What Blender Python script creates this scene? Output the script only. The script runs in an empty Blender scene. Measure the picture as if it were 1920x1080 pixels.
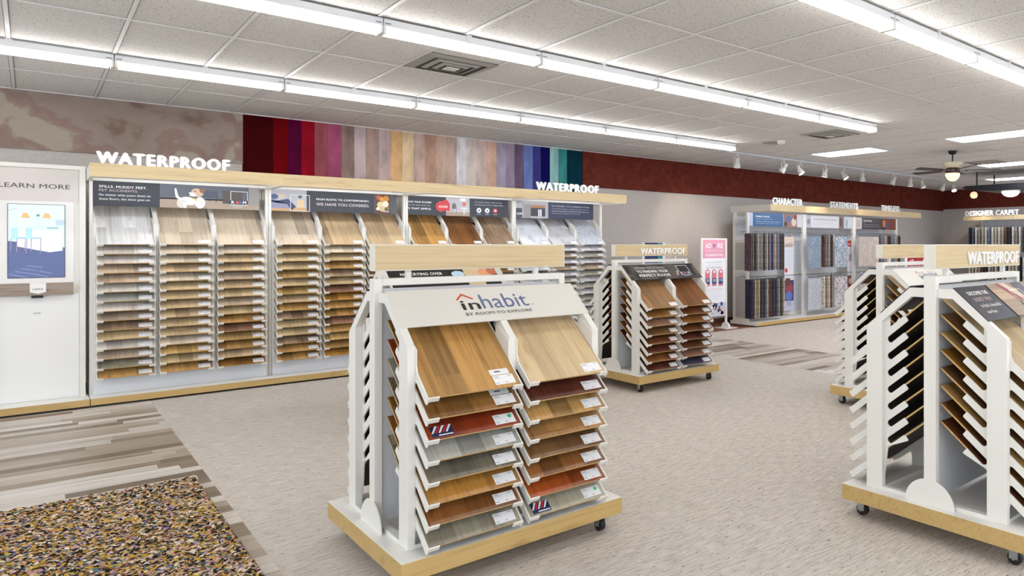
import bpy, math, random
from mathutils import Matrix, Vector
random.seed(7)
S = bpy.context.scene
C = S.collection
# ------------------------------------------------------------------ camera, world, exposure
H = 1.545                     # camera height
YAW = math.radians(46.305)
cam_data = bpy.data.cameras.new('camera')
cam_data.sensor_width = 36
cam_data.lens = 1317.0 / 1920 * 36
cam_data.shift_x = -(1315.6 - 960) / 1920
cam_data.shift_y = -(540 - 458.6) / 1920
cam_data.clip_start = 0.05
cam = bpy.data.objects.new('camera', cam_data)
cam.location = (0, 0, H)
cam.rotation_euler = (math.pi / 2, 0, YAW - math.pi / 2)
C.objects.link(cam)
S.camera = cam
w = bpy.data.worlds.new('world'); S.world = w; w.use_nodes = True
w.node_tree.nodes['Background'].inputs[0].default_value = (0.86, 0.93, 1.0, 1)
w.node_tree.nodes['Background'].inputs[1].default_value = 1.5
S.view_settings.view_transform = 'Standard'
S.view_settings.look = 'None'
S.view_settings.gamma = 1
S.view_settings.use_curve_mapping = False
S.view_settings.exposure = 0.55
TUBE = 11.0                   # fluorescent tube radiance
TROFFER = 15.0

# ------------------------------------------------------------------ materials
def lin(c):
    o = []
    for v in c[:3]:
        v = v / 255
        o.append(v / 12.92 if v <= 0.04045 else ((v + 0.055) / 1.055) ** 2.4)
    return (*o, 1)
_m = {}
def mat(rgb, rough=0.5, metal=0, emis=0, bump=0, bscale=200, name=None):
    k = (tuple(rgb), rough, metal, emis, bump, bscale)
    if k in _m: return _m[k]
    m = bpy.data.materials.new(name or 'surface'); m.use_nodes = True
    nt = m.node_tree; b = nt.nodes['Principled BSDF']
    b.inputs['Base Color'].default_value = lin(rgb)
    b.inputs['Roughness'].default_value = rough
    b.inputs['Metallic'].default_value = metal
    if emis:
        b.inputs['Emission Color'].default_value = lin(rgb)
        b.inputs['Emission Strength'].default_value = emis
    else:
        tc = nt.nodes.new('ShaderNodeTexCoord')
        n = nt.nodes.new('ShaderNodeTexNoise'); n.inputs['Scale'].default_value = bscale if bump else 14
        nt.links.new(tc.outputs['Object'], n.inputs['Vector'])
        if bump:
            bp = nt.nodes.new('ShaderNodeBump'); bp.inputs['Strength'].default_value = bump
            bp.inputs['Distance'].default_value = 0.002
            nt.links.new(n.outputs['Fac'], bp.inputs['Height']); nt.links.new(bp.outputs['Normal'], b.inputs['Normal'])
        mr = nt.nodes.new('ShaderNodeMapRange')
        mr.inputs['To Min'].default_value = max(0, rough - 0.05); mr.inputs['To Max'].default_value = min(1, rough + 0.05)
        nt.links.new(n.outputs['Fac'], mr.inputs['Value']); nt.links.new(mr.outputs['Result'], b.inputs['Roughness'])
    _m[k] = m
    return m
def nodes(name, rough=0.6):
    m = bpy.data.materials.new(name); m.use_nodes = True
    nt = m.node_tree; b = nt.nodes['Principled BSDF']; b.inputs['Roughness'].default_value = rough
    return m, nt, b, nt.nodes.new, nt.links.new
def ramp(nt, stops, interp='LINEAR'):
    r = nt.nodes.new('ShaderNodeValToRGB'); r.color_ramp.interpolation = interp
    e = r.color_ramp.elements
    while len(e) < len(stops): e.new(0.5)
    for i, (p, c) in enumerate(stops):
        e[i].position = p; e[i].color = lin(c)
    return r
def sc(c, k): return tuple(max(0, min(255, v * k)) for v in c)
_wood = {}
def wood(rgb, rough=0.33, plank=0.12, length=0.9, grain=1.0, along='Y', contrast=1.0):
    k = (tuple(rgb), rough, plank, length, grain, along, contrast)
    if k in _wood: return _wood[k]
    m, nt, b, N, L = nodes('wood', rough)
    tc = N('ShaderNodeTexCoord'); oi = N('ShaderNodeObjectInfo')
    off = N('ShaderNodeVectorMath'); off.operation = 'SCALE'
    off.inputs[0].default_value = (3.1, 7.7, 0); L(oi.outputs['Random'], off.inputs['Scale'])
    add = N('ShaderNodeVectorMath'); add.operation = 'ADD'
    L(tc.outputs['Object'], add.inputs[0]); L(off.outputs[0], add.inputs[1])
    rot = N('ShaderNodeMapping'); L(add.outputs[0], rot.inputs['Vector'])
    if along == 'Y': rot.inputs['Rotation'].default_value = (0, 0, math.pi / 2)
    elif along == 'XZ': rot.inputs['Rotation'].default_value = (math.pi / 2, 0, 0)
    elif along == 'YZ': rot.inputs['Rotation'].default_value = (math.pi / 2, 0, math.pi / 2)
    br = N('ShaderNodeTexBrick'); L(rot.outputs[0], br.inputs['Vector'])
    br.inputs['Scale'].default_value = 1
    br.inputs['Brick Width'].default_value = length; br.inputs['Row Height'].default_value = plank
    br.inputs['Mortar Size'].default_value = 0.0006; br.inputs['Mortar Smooth'].default_value = 0.2
    br.inputs['Color1'].default_value = (0, 0, 0, 1); br.inputs['Color2'].default_value = (1, 1, 1, 1)
    br.inputs['Mortar'].default_value = (0.15, 0.15, 0.15, 1)
    r1 = ramp(nt, [(0, sc(rgb, 1 - 0.17 * contrast)), (0.5, rgb), (1, sc(rgb, 1 + 0.12 * contrast))])
    L(br.outputs['Color'], r1.inputs[0])
    mp = N('ShaderNodeMapping'); mp.inputs['Scale'].default_value = (1.6, 60, 60); L(rot.outputs[0], mp.inputs['Vector'])
    n = N('ShaderNodeTexNoise'); n.inputs['Scale'].default_value = 1; n.inputs['Detail'].default_value = 5
    n.inputs['Distortion'].default_value = 0.9
    sh = N('ShaderNodeVectorMath'); sh.operation = 'ADD'; L(mp.outputs[0], sh.inputs[0]); L(br.outputs['Color'], sh.inputs[1])
    L(sh.outputs[0], n.inputs['Vector'])
    g = ramp(nt, [(0.30, (150, 118, 94)), (0.44, (232, 224, 214)), (0.56, (255, 255, 255))])
    L(n.outputs['Fac'], g.inputs[0])
    mx = N('ShaderNodeMix'); mx.data_type = 'RGBA'; mx.blend_type = 'MULTIPLY'; mx.inputs['Factor'].default_value = 0.62 * grain
    L(r1.outputs[0], mx.inputs[6]); L(g.outputs[0], mx.inputs[7])
    mp2 = N('ShaderNodeMapping'); mp2.inputs['Scale'].default_value = (3, 11, 11); L(rot.outputs[0], mp2.inputs['Vector'])
    n2 = N('ShaderNodeTexNoise'); n2.inputs['Scale'].default_value = 1.2; n2.inputs['Detail'].default_value = 2; L(mp2.outputs[0], n2.inputs['Vector'])
    g2 = ramp(nt, [(0.28, (150, 124, 104)), (0.36, (242, 238, 232)), (0.6, (255, 255, 255))]); L(n2.outputs['Fac'], g2.inputs[0])
    mx2 = N('ShaderNodeMix'); mx2.data_type = 'RGBA'; mx2.blend_type = 'MULTIPLY'; mx2.inputs['Factor'].default_value = 0.7 * grain
    L(mx.outputs[2], mx2.inputs[6]); L(g2.outputs[0], mx2.inputs[7])
    L(mx2.outputs[2], b.inputs['Base Color'])
    _wood[k] = m
    return m
def speckle(rgb, dots, scale=90, amount=0.35, rough=0.7, bump=0.0, stretch=(1, 1, 1)):
    m, nt, b, N, L = nodes('speckled_surface', rough)
    tc = N('ShaderNodeTexCoord'); mp = N('ShaderNodeMapping'); mp.inputs['Scale'].default_value = stretch
    L(tc.outputs['Object'], mp.inputs['Vector'])
    n = N('ShaderNodeTexNoise'); n.inputs['Scale'].default_value = scale; n.inputs['Detail'].default_value = 3
    L(mp.outputs[0], n.inputs['Vector'])
    r = ramp(nt, [(amount, dots), (amount + 0.07, rgb), (0.75, sc(rgb, 1.06))])
    L(n.outputs['Fac'], r.inputs[0]); L(r.outputs[0], b.inputs['Base Color'])
    if bump:
        bp = N('ShaderNodeBump'); bp.inputs['Strength'].default_value = bump; bp.inputs['Distance'].default_value = 0.004
        L(n.outputs['Fac'], bp.inputs['Height']); L(bp.outputs[0], b.inputs['Normal'])
    return m
WHITE = mat((232, 230, 224), 0.42, name='white_powder_coat')
CREAM = mat((226, 222, 212), 0.5, name='cream_laminate')
PANEL = mat((226, 228, 234), 0.5, name='white_panel')
BRIGHT = mat((250, 250, 250), 0.5, name='white_letter')
DARK = mat((52, 54, 64), 0.45, name='charcoal_print')
BLACK = mat((18, 18, 20), 0.5, name='black_plastic')
METAL = mat((170, 175, 178), 0.3, 0.9, name='zinc_metal')
OAK = wood((222, 200, 158), 0.5, 5, 9, 0.45, 'XZ', 0.3)
OAKY = wood((222, 200, 158), 0.5, 5, 9, 0.45, 'YZ', 0.3)
OAKB = wood((206, 174, 112), 0.5, 5, 9, 0.45, 'XZ', 0.3)

# ------------------------------------------------------------------ mesh helpers
class MB:
    def __init__(s): s.v = []; s.f = []; s.mi = []; s.mats = []; s.sm = []
    def m(s, mt):
        if mt not in s.mats: s.mats.append(mt)
        return s.mats.index(mt)
    def add(s, vs, fs, mt, smooth=False, M=None):
        o = len(s.v); i = s.m(mt)
        for p in vs:
            p = Vector(p)
            s.v.append(tuple(M @ p) if M else tuple(p))
        for f in fs: s.f.append([a + o for a in f]); s.mi.append(i); s.sm.append(smooth)
        return s
    def box(s, x0, x1, y0, y1, z0, z1, mt, M=None, top=None, bottom=None, front=None):
        vs = [(x0, y0, z0), (x1, y0, z0), (x1, y1, z0), (x0, y1, z0), (x0, y0, z1), (x1, y0, z1), (x1, y1, z1), (x0, y1, z1)]
        fs = [(0, 3, 2, 1), (4, 5, 6, 7), (0, 1, 5, 4), (1, 2, 6, 5), (2, 3, 7, 6), (3, 0, 4, 7)]
        s.add(vs, fs, mt, M=M)
        n = len(s.mi)
        if bottom: s.mi[n - 6] = s.m(bottom)
        if top: s.mi[n - 5] = s.m(top)
        if front: s.mi[n - 4] = s.m(front)
        return s
    def prism(s, pts, h0, h1, mt, axis='Z', M=None):
        """pts 2D outline; extruded along axis between h0 and h1 (axis X: pts are (y,z); Y: (x,z); Z: (x,y))"""
        n = len(pts)
        def P(p, h):
            return (h, p[0], p[1]) if axis == 'X' else (p[0], h, p[1]) if axis == 'Y' else (p[0], p[1], h)
        vs = [P(p, h0) for p in pts] + [P(p, h1) for p in pts]
        a = sum(pts[i][0] * pts[(i + 1) % n][1] - pts[(i + 1) % n][0] * pts[i][1] for i in range(n))
        flip = (a > 0) != (axis == 'Y')
        A = list(range(n)); B = [i + n for i in range(n)]
        if flip: A.reverse()
        else: B.reverse()
        fs = [A, B]
        for i in range(n):
            j = (i + 1) % n
            q = [i, j, j + n, i + n]
            if not flip: q.reverse()
            fs.append(q)
        return s.add(vs, fs, mt, M=M)
    def tube(s, p0, p1, r0, r1, mt, n=12, caps=True, M=None):
        p0 = Vector(p0); p1 = Vector(p1); d = (p1 - p0).normalized()
        a = d.orthogonal().normalized(); b = d.cross(a)
        vs = []
        for p, r in ((p0, r0), (p1, r1)):
            for i in range(n):
                t = 2 * math.pi * i / n
                vs.append(p + a * math.cos(t) * r + b * math.sin(t) * r)
        fs = [[i, (i + 1) % n, (i + 1) % n + n, i + n] for i in range(n)]
        s.add(vs, fs, mt, True, M)
        if caps: s.add(vs[:n], [list(range(n))[::-1]], mt, False, M); s.add(vs[n:], [list(range(n))], mt, False, M)
        return s
    def lathe(s, prof, mt, n=24, M=None):
        vs = []
        for r, z in prof:
            for i in range(n):
                t = 2 * math.pi * i / n; vs.append((r * math.cos(t), r * math.sin(t), z))
        fs = []
        for k in range(len(prof) - 1):
            for i in range(n):
                j = (i + 1) % n; fs.append([k * n + i, k * n + j, (k + 1) * n + j, (k + 1) * n + i])
        return s.add(vs, fs, mt, True, M)
    def mesh(s, name):
        me = bpy.data.meshes.new(name); me.from_pydata(s.v, [], s.f)
        for m in s.mats: me.materials.append(m)
        me.polygons.foreach_set('material_index', s.mi); me.polygons.foreach_set('use_smooth', s.sm)
        me.update(); return me
    def build(s, name, parent=None, loc=(0, 0, 0), rot=(0, 0, 0), bevel=0):
        return put(s.mesh(name), name, parent, loc, rot, bevel)
def put(me, name, parent=None, loc=(0, 0, 0), rot=(0, 0, 0), bevel=0):
    o = bpy.data.objects.new(name, me); C.objects.link(o); o.parent = parent; o.location = loc; o.rotation_euler = rot
    if bevel:
        b = o.modifiers.new('bevel', 'BEVEL'); b.width = bevel; b.segments = 2; b.limit_method = 'ANGLE'
    return o
def thing(name, label, cat, loc=(0, 0, 0), rz=0, group=None):
    o = bpy.data.objects.new(name, None); C.objects.link(o); o.location = loc; o.rotation_euler = (0, 0, rz)
    o.empty_display_size = 0.1
    return tag(o, label, cat, group)
def tag(o, label, cat, group=None):
    o['label'] = label; o['category'] = cat
    if group: o['group'] = group
    return o
def struct(o): o['kind'] = 'structure'; return o

# ------------------------------------------------------------------ flat print (2D) helpers
_tx = {}
def text_mesh(body, bold=0.0):
    k = (body, bold)
    if k in _tx: return _tx[k]
    cu = bpy.data.curves.new('text', 'FONT'); cu.body = body; cu.size = 1; cu.resolution_u = 3
    cu.space_character = 1.0 + bold * 2.4
    o = bpy.data.objects.new('text', cu); C.objects.link(o)
    bpy.context.view_layer.update()
    me = bpy.data.meshes.new_from_object(o)
    vs = [tuple(v.co) for v in me.vertices]; fs = [list(p.vertices) for p in me.polygons]
    C.objects.unlink(o); bpy.data.objects.remove(o); bpy.data.meshes.remove(me)
    xs = [v[0] for v in vs]; ys = [v[1] for v in vs]
    _tx[k] = (vs, fs, min(xs), max(xs), min(ys), max(ys))
    return _tx[k]
class Art:
    """flat print built in a local x (right), y (up) frame; every layer sits 0.4 mm above the one before"""
    def __init__(s, M): s.M = M; s.mb = MB(); s.k = 1
    def z(s): return 0.0004 * s.k
    def rect(s, x0, y0, x1, y1, c, up=True, **kw): return s.poly([(x0, y0), (x1, y0), (x1, y1), (x0, y1)], c, up, **kw)
    def poly(s, pts, c, up=True, **kw):
        mt = c if not isinstance(c, tuple) else mat(c, 0.4, **kw)
        if up: s.k += 1
        s.mb.add([(x, y, s.z()) for x, y in pts], [list(range(len(pts)))], mt, M=s.M); return s
    def disc(s, cx, cy, rx, c, ry=None, a=0, up=True, **kw):
        ry = ry or rx; n = 18
        return s.poly([(cx + rx * math.cos(t) * math.cos(a) - ry * math.sin(t) * math.sin(a),
                        cy + rx * math.cos(t) * math.sin(a) + ry * math.sin(t) * math.cos(a)) for t in [2 * math.pi * i / n for i in range(n)]], c, up, **kw)
    def line(s, x0, y0, x1, y1, w, c, **kw):
        d = Vector((x1 - x0, y1 - y0)).normalized() * w / 2; p = (-d.y, d.x)
        return s.poly([(x0 + p[0], y0 + p[1]), (x0 - p[0], y0 - p[1]), (x1 - p[0], y1 - p[1]), (x1 + p[0], y1 + p[1])], c, **kw)
    def frame(s, x0, y0, x1, y1, w, c):
        s.k += 1
        for r in ((x0, y0, x1, y0 + w), (x0, y1 - w, x1, y1), (x0, y0 + w, x0 + w, y1 - w), (x1 - w, y0 + w, x1, y1 - w)): s.rect(*r, c, up=False)
        return s
    def text(s, body, x, y, h, c, width=None, bold=0.0, depth=0, **kw):
        """x,y lower left of the letters, h letter height, width total width"""
        vs, fs, a, b, lo, hi = text_mesh(body, bold)
        kx = width / (b - a) if width else h / (hi - lo) ; ky = h / (hi - lo)
        s.k += 1
        mt = c if not isinstance(c, tuple) else mat(c, 0.4, **kw)
        P = [((v[0] - a) * kx + x, (v[1] - lo) * ky + y) for v in vs]
        offs = [(0, 0)] if bold <= 0 else [(-bold * ky * .8, 0), (bold * ky * .8, 0), (0, bold * ky * .5), (0, -bold * ky * .5)]
        for q, (ox, oy) in enumerate(offs): s.mb.add([(px + ox, py + oy, s.z() + depth + q * 3e-5) for px, py in P], fs, mt, M=s.M)
        if depth:
            from collections import Counter
            ed = Counter(); dr = {}
            for f in fs:
                for i in range(len(f)):
                    e = (f[i], f[(i + 1) % len(f)]); ed[tuple(sorted(e))] += 1; dr[tuple(sorted(e))] = e
            n = len(P)
            q = [[dr[e][0], dr[e][0] + n, dr[e][1] + n, dr[e][1]] for e, cnt in ed.items() if cnt == 1]
            for ox, oy in offs: s.mb.add([(px + ox, py + oy, s.z() + depth) for px, py in P] + [(px + ox, py + oy, s.z()) for px, py in P], q + [[i + n for i in f][::-1] for f in fs], mt, M=s.M)
        return s
    def build(s, name, parent): return s.mb.build(name, parent)
def frameM(origin, right, up):
    r = Vector(right).normalized(); u = Vector(up).normalized(); n = r.cross(u)
    return Matrix(((r.x, u.x, n.x, origin[0]), (r.y, u.y, n.y, origin[1]), (r.z, u.z, n.z, origin[2]), (0, 0, 0, 1)))
FRONT = lambda x, y, z: frameM((x, y, z), (1, 0, 0), (0, 0, 1))

# ------------------------------------------------------------------ the setting
CEIL = 3.097
WY = 9.76; WX = 18.87
X0, Y0 = -4.0, -5.0
def carpet_mat(a, b):
    m, nt, bs, N, L = nodes('loop_carpet', 0.95)
    tc = N('ShaderNodeTexCoord')
    mp = N('ShaderNodeMapping'); mp.inputs['Scale'].default_value = (9, 75, 1); L(tc.outputs['Object'], mp.inputs['Vector'])
    n = N('ShaderNodeTexNoise'); n.inputs['Scale'].default_value = 1; n.inputs['Detail'].default_value = 4; L(mp.outputs[0], n.inputs['Vector'])
    r = ramp(nt, [(0.30, sc(b, 0.93)), (0.44, b), (0.58, a), (0.8, sc(a, 1.05))]); L(n.outputs['Fac'], r.inputs[0])
    mp2 = N('ShaderNodeMapping'); mp2.inputs['Scale'].default_value = (28, 95, 1); L(tc.outputs['Object'], mp2.inputs['Vector'])
    n2 = N('ShaderNodeTexNoise'); n2.inputs['Scale'].default_value = 1; n2.inputs['Detail'].default_value = 2; L(mp2.outputs[0], n2.inputs['Vector'])
    r2 = ramp(nt, [(0.30, (110, 104, 98)), (0.37, (255, 255, 255))]); L(n2.outputs['Fac'], r2.inputs[0])
    mx = N('ShaderNodeMix'); mx.data_type = 'RGBA'; mx.blend_type = 'MULTIPLY'; mx.inputs['Factor'].default_value = 0.8
    L(r.outputs[0], mx.inputs[6]); L(r2.outputs[0], mx.inputs[7]); L(mx.outputs[2], bs.inputs['Base Color'])
    bp = N('ShaderNodeBump'); bp.inputs['Strength'].default_value = 0.5; bp.inputs['Distance'].default_value = 0.004
    L(n.outputs['Fac'], bp.inputs['Height']); L(bp.outputs[0], bs.inputs['Normal'])
    return m
def plank_mat():
    m, nt, b, N, L = nodes('plank_floor', 0.42)
    tc = N('ShaderNodeTexCoord')
    sx = N('ShaderNodeSeparateXYZ'); L(tc.outputs['Object'], sx.inputs[0])
    dv = N('ShaderNodeMath'); dv.operation = 'DIVIDE'; dv.inputs[1].default_value = 0.115; L(sx.outputs['Y'], dv.inputs[0])
    fr = N('ShaderNodeMath'); fr.operation = 'FLOOR'; L(dv.outputs[0], fr.inputs[0])
    wn = N('ShaderNodeTexWhiteNoise'); wn.noise_dimensions = '1D'; L(fr.outputs[0], wn.inputs['W'])
    ma = N('ShaderNodeMath'); ma.operation = 'MULTIPLY_ADD'; ma.inputs[1].default_value = 7.3; L(wn.outputs['Value'], ma.inputs[0]); L(sx.outputs['X'], ma.inputs[2])
    cb = N('ShaderNodeCombineXYZ'); L(ma.outputs[0], cb.inputs['X']); L(sx.outputs['Y'], cb.inputs['Y'])
    br = N('ShaderNodeTexBrick'); L(cb.outputs[0], br.inputs['Vector'])
    br.inputs['Scale'].default_value = 1; br.inputs['Brick Width'].default_value = 1.22; br.inputs['Row Height'].default_value = 0.115
    br.inputs['Mortar Size'].default_value = 0.001; br.offset = 0.0
    br.inputs['Color1'].default_value = (0, 0, 0, 1); br.inputs['Color2'].default_value = (1, 1, 1, 1); br.inputs['Mortar'].default_value = (0.1, 0.1, 0.1, 1)
    r = ramp(nt, [(0, (122, 108, 90)), (0.22, (150, 136, 118)), (0.45, (184, 172, 156)), (0.7, (204, 197, 187)), (1, (224, 220, 214))]); L(br.outputs['Color'], r.inputs[0])
    mp = N('ShaderNodeMapping'); mp.inputs['Scale'].default_value = (1.2, 40, 1); L(tc.outputs['Object'], mp.inputs['Vector'])
    n = N('ShaderNodeTexNoise'); n.inputs['Scale'].default_value = 1; n.inputs['Detail'].default_value = 5; n.inputs['Distortion'].default_value = 0.2; L(mp.outputs[0], n.inputs['Vector'])
    g = ramp(nt, [(0.30, (176, 162, 144)), (0.46, (244, 240, 236)), (0.6, (255, 255, 255))]); L(n.outputs['Fac'], g.inputs[0])
    mx = N('ShaderNodeMix'); mx.data_type = 'RGBA'; mx.blend_type = 'MULTIPLY'; mx.inputs['Factor'].default_value = 0.8
    L(r.outputs[0], mx.inputs[6]); L(g.outputs[0], mx.inputs[7]); L(mx.outputs[2], b.inputs['Base Color'])
    return m
CARPET = carpet_mat((206, 199, 190), (192, 184, 174))
CARPET2 = carpet_mat((214, 203, 190), (196, 184, 170))
PLANK = plank_mat()
REDWOOD = wood((140, 78, 48), 0.4, 0.12, 1.2, 1, 'X')
mb = MB()
def fl(x0, x1, y0, y1, mt, z=0.0): mb.add([(x0, y0, z), (x1, y0, z), (x1, y1, z), (x0, y1, z)], [(0, 1, 2, 3)], mt)
XC, XP0, XP1, YW = 0.855, 6.92, 8.22, 8.82
fl(X0, XC, Y0, WY, PLANK)
fl(XC, XP0, Y0, YW, CARPET)
fl(XP0, XP1, 4.0, YW, PLANK); fl(XP0, XP1, Y0, 4.0, CARPET)
fl(XP1, WX, Y0, YW, CARPET2)
fl(XC, WX, YW, WY, REDWOOD)
struct(mb.build('floor'))
struct(MB().box(X0, WX, Y0, WY + .1, -0.12, -0.004, mat((120, 118, 115), .9)).build('floor_slab'))
# ceiling: pitted mineral tiles in a T-bar grid, 2 ft x 4 ft
def tile_mat():
    m, nt, b, N, L = nodes('mineral_tile', 0.9)
    tc = N('ShaderNodeTexCoord')
    v = N('ShaderNodeTexNoise'); v.inputs['Scale'].default_value = 75; v.inputs['Detail'].default_value = 3; L(tc.outputs['Object'], v.inputs['Vector'])
    r = ramp(nt, [(0.0, (120, 114, 106)), (0.33, (140, 134, 126)), (0.38, (214, 211, 208)), (0.7, (222, 219, 216))]); L(v.outputs['Fac'], r.inputs[0]); L(r.outputs[0], b.inputs['Base Color'])
    bp = N('ShaderNodeBump'); bp.inputs['Strength'].default_value = 0.35; bp.inputs['Distance'].default_value = 0.003
    L(v.outputs['Fac'], bp.inputs['Height']); L(bp.outputs[0], b.inputs['Normal'])
    return m
TILE = tile_mat(); GRID = mat((222, 220, 220), 0.45)
mb = MB()
mb.box(X0, WX, Y0, WY + .1, CEIL, CEIL + 0.1, TILE)
g0x, gs = 0.490, 0.6096
gx = [g0x + gs * i for i in range(-7, 31)]
gy = [3.778 + 1.2192 * i for i in range(-7, 5)]
for x in gx:
    if X0 < x < WX: mb.box(x - .012, x + .012, Y0, WY, CEIL - 0.006, CEIL, GRID)
GAP_SHADE = mat((118, 116, 118), .8)  # dark grey lines paint in the shadow gaps along the T-bars
for x in gx:
    if X0 < x < WX: mb.box(x - .0165, x + .0165, Y0, WY, CEIL - 0.001, CEIL, GAP_SHADE)
for y in gy: mb.box(X0, WX, y - .0165, y + .0165, CEIL - 0.001, CEIL, GAP_SHADE)
for y in gy: mb.box(X0, WX, y - .012, y + .012, CEIL - 0.0065, CEIL, GRID)
mb.box(X0, WX, WY - .022, WY, CEIL - .012, CEIL, GRID)
mb.box(WX - .022, WX, Y0, WY, CEIL - .012, CEIL, GRID)
struct(mb.build('ceiling'))
# walls
def fabric_wall(a, b, s=(1, 1, 1), scale=60):
    m, nt, bs, N, L = nodes('wall_covering', 0.85)
    tc = N('ShaderNodeTexCoord'); mp = N('ShaderNodeMapping'); mp.inputs['Scale'].default_value = s; L(tc.outputs['Object'], mp.inputs['Vector'])
    n = N('ShaderNodeTexNoise'); n.inputs['Scale'].default_value = scale; n.inputs['Detail'].default_value = 6; n.inputs['Roughness'].default_value = 0.65; L(mp.outputs[0], n.inputs['Vector'])
    r = ramp(nt, [(0.35, a), (0.65, b)]); L(n.outputs['Fac'], r.inputs[0]); L(r.outputs[0], bs.inputs['Base Color']); bs.inputs['Specular IOR Level'].default_value = 0.08
    return m
WALL = fabric_wall((186, 179, 174), (200, 193, 187), (1, 1, 3), 26)
struct(MB().box(X0, WX + .15, WY, WY + .15, 0, CEIL, WALL).build('wall_left'))
struct(MB().box(WX, WX + .15, Y0, WY, 0, CEIL, WALL).build('wall_back'))
BASE = mat((92, 62, 48), .5)
struct(MB().box(X0, WX, WY - .012, WY, 0, .1, BASE).build('baseboard_left'))
struct(MB().box(WX - .012, WX, Y0, WY - .012, 0, .1, BASE).build('baseboard_back'))
BROWN = fabric_wall((92, 38, 30), (110, 52, 42), (1, 1, 1), 9)
struct(MB().box(6.585, WX - .03, WY - .03, WY, 2.50, CEIL - .012, BROWN).build('trim_1'))
struct(MB().box(WX - .03, WX, Y0, WY, 2.55, CEIL - .012, BROWN).build('trim_2'))
# marbled plaster band at the left
m, nt, bs, N, L = nodes('torn_plaster', 0.8)
tc = N('ShaderNodeTexCoord')
n = N('ShaderNodeTexNoise'); n.inputs['Scale'].default_value = 1.3; n.inputs['Detail'].default_value = 6; n.inputs['Distortion'].default_value = 0.3; L(tc.outputs['Object'], n.inputs['Vector'])
r = ramp(nt, [(0.0, (112, 84, 74)), (0.38, (124, 98, 86)), (0.41, (140, 124, 112)), (0.50, (148, 132, 122)), (0.53, (138, 114, 104)), (0.57, (146, 124, 114)), (0.59, (164, 152, 138)), (1, (150, 136, 122))]); L(n.outputs['Fac'], r.inputs[0]); L(r.outputs[0], bs.inputs['Base Color'])
struct(MB().box(X0, 1.811, WY - .03, WY, 2.50, CEIL - .012, m).build('trim_3'))
# carpet colour strips high on the wall
edges = [1.811, 2.124, 2.285, 2.431, 2.58, 2.729, 2.892, 3.047, 3.192, 3.354, 3.506, 3.661, 3.82, 3.975, 4.126, 4.28, 4.43, 4.583, 4.739, 4.89, 5.052, 5.201, 5.352, 5.506, 5.664, 5.805, 5.969, 6.126, 6.286, 6.584]
cols = [('deep maroon', (64, 2, 6)), ('dark red', (112, 2, 8)), ('plum', (88, 4, 50)), ('crimson', (150, 14, 34)), ('dusty rose', (160, 84, 92)), ('raspberry pink', (168, 84, 116)),
        ('taupe', (150, 126, 118)), ('pale lilac grey', (184, 168, 168)), ('warm taupe', (166, 142, 134)), ('light mauve grey', (180, 160, 158)), ('soft orange', (206, 166, 120)), ('butter yellow', (214, 190, 154)),
        ('pale blush', (188, 162, 152)), ('clay brown', (178, 144, 126)), ('sandy pink', (190, 164, 148)), ('beige pink', (184, 160, 150)), ('off white', (212, 210, 214)), ('light rose grey', (204, 190, 184)),
        ('rose beige', (196, 176, 170)), ('peach', (200, 166, 146)), ('lavender grey', (158, 152, 172)), ('mauve', (144, 130, 148)), ('dark mauve', (112, 96, 122)), ('cornflower blue', (104, 122, 176)),
        ('royal blue', (66, 66, 140)), ('navy blue', (14, 14, 88)), ('seafoam', (142, 184, 182)), ('teal', (62, 142, 140)), ('midnight teal', (6, 52, 66))]
for i, (nm, c) in enumerate(cols):
    a, b = edges[i], edges[i + 1]
    if i == 28:  # the last wide one is two strips: deep teal then near black
        mid = 6.286
    o = MB().box(a + .001, b - .001, WY - .022, WY - .0005, 2.30, CEIL - .013, fabric_wall(sc(c, .95 if sum(c) > 400 else .85), sc(c, 1.14 if sum(c) > 400 else 1.04), (1, 1, .4), 7)).build('carpet_strip')
    tag(o, f'{nm} vertical carpet colour strip mounted high on the long wall under the ceiling', 'carpet strip', 'carpet colour strips along the wall')

# ------------------------------------------------------------------ fluorescent strip fixtures
TUBEM = mat((255, 253, 250), 0.3, emis=TUBE, name='lit_tube')
ENAMEL = mat((222, 224, 228), 0.35)
mbh = MB(); Lh = 1.2192
mbh.box(0.004, Lh - .004, -.055, .055, 3.034, 3.084, ENAMEL)
mbh.box(0.004, Lh - .004, -.03, .03, 3.022, 3.034, ENAMEL)
for x in (0.03, Lh - .03):
    mbh.box(x - .02, x + .02, -.056, -.055, 3.05, 3.056, mat((90, 92, 95), .5))
HOUS = mbh.mesh('housing')
CLIP = MB().box(Lh / 2 - .02, Lh / 2 + .02, -.059, .059, 3.030, CEIL - .0005, ENAMEL).mesh('mounting_clip')
TUBES = [MB().tube((.03, y, 3.001), (Lh - .03, y, 3.001), .0145, .0145, TUBEM, 10).mesh('fluorescent_tube') for y in (-.038, .038)]
SOCK = MB().box(0, .016, -.056, .056, 2.984, 3.034, WHITE).mesh('lamp_socket')
def strip(x, y, label, grp):
    t = thing('fluorescent_fixture', label, 'ceiling light', (x, y, 0), 0, grp)
    put(HOUS, 'housing', t); put(CLIP, 'mounting_clip', t)
    for me in TUBES: put(me, 'fluorescent_tube', t)
    put(SOCK, 'lamp_socket', t, (0.002, 0, 0)); put(SOCK, 'lamp_socket', t, (Lh - .018, 0, 0))
ORD = ['first', 'second', 'third', 'fourth', 'fifth', 'sixth', 'seventh', 'eighth', 'ninth', 'tenth', 'eleventh', 'twelfth', 'thirteenth', 'fourteenth', 'fifteenth', 'sixteenth', 'seventeenth', 'eighteenth', 'nineteenth', 'twentieth', 'twenty-first', 'twenty-second', 'twenty-third', 'twenty-fourth', 'twenty-fifth', 'twenty-sixth']
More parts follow.
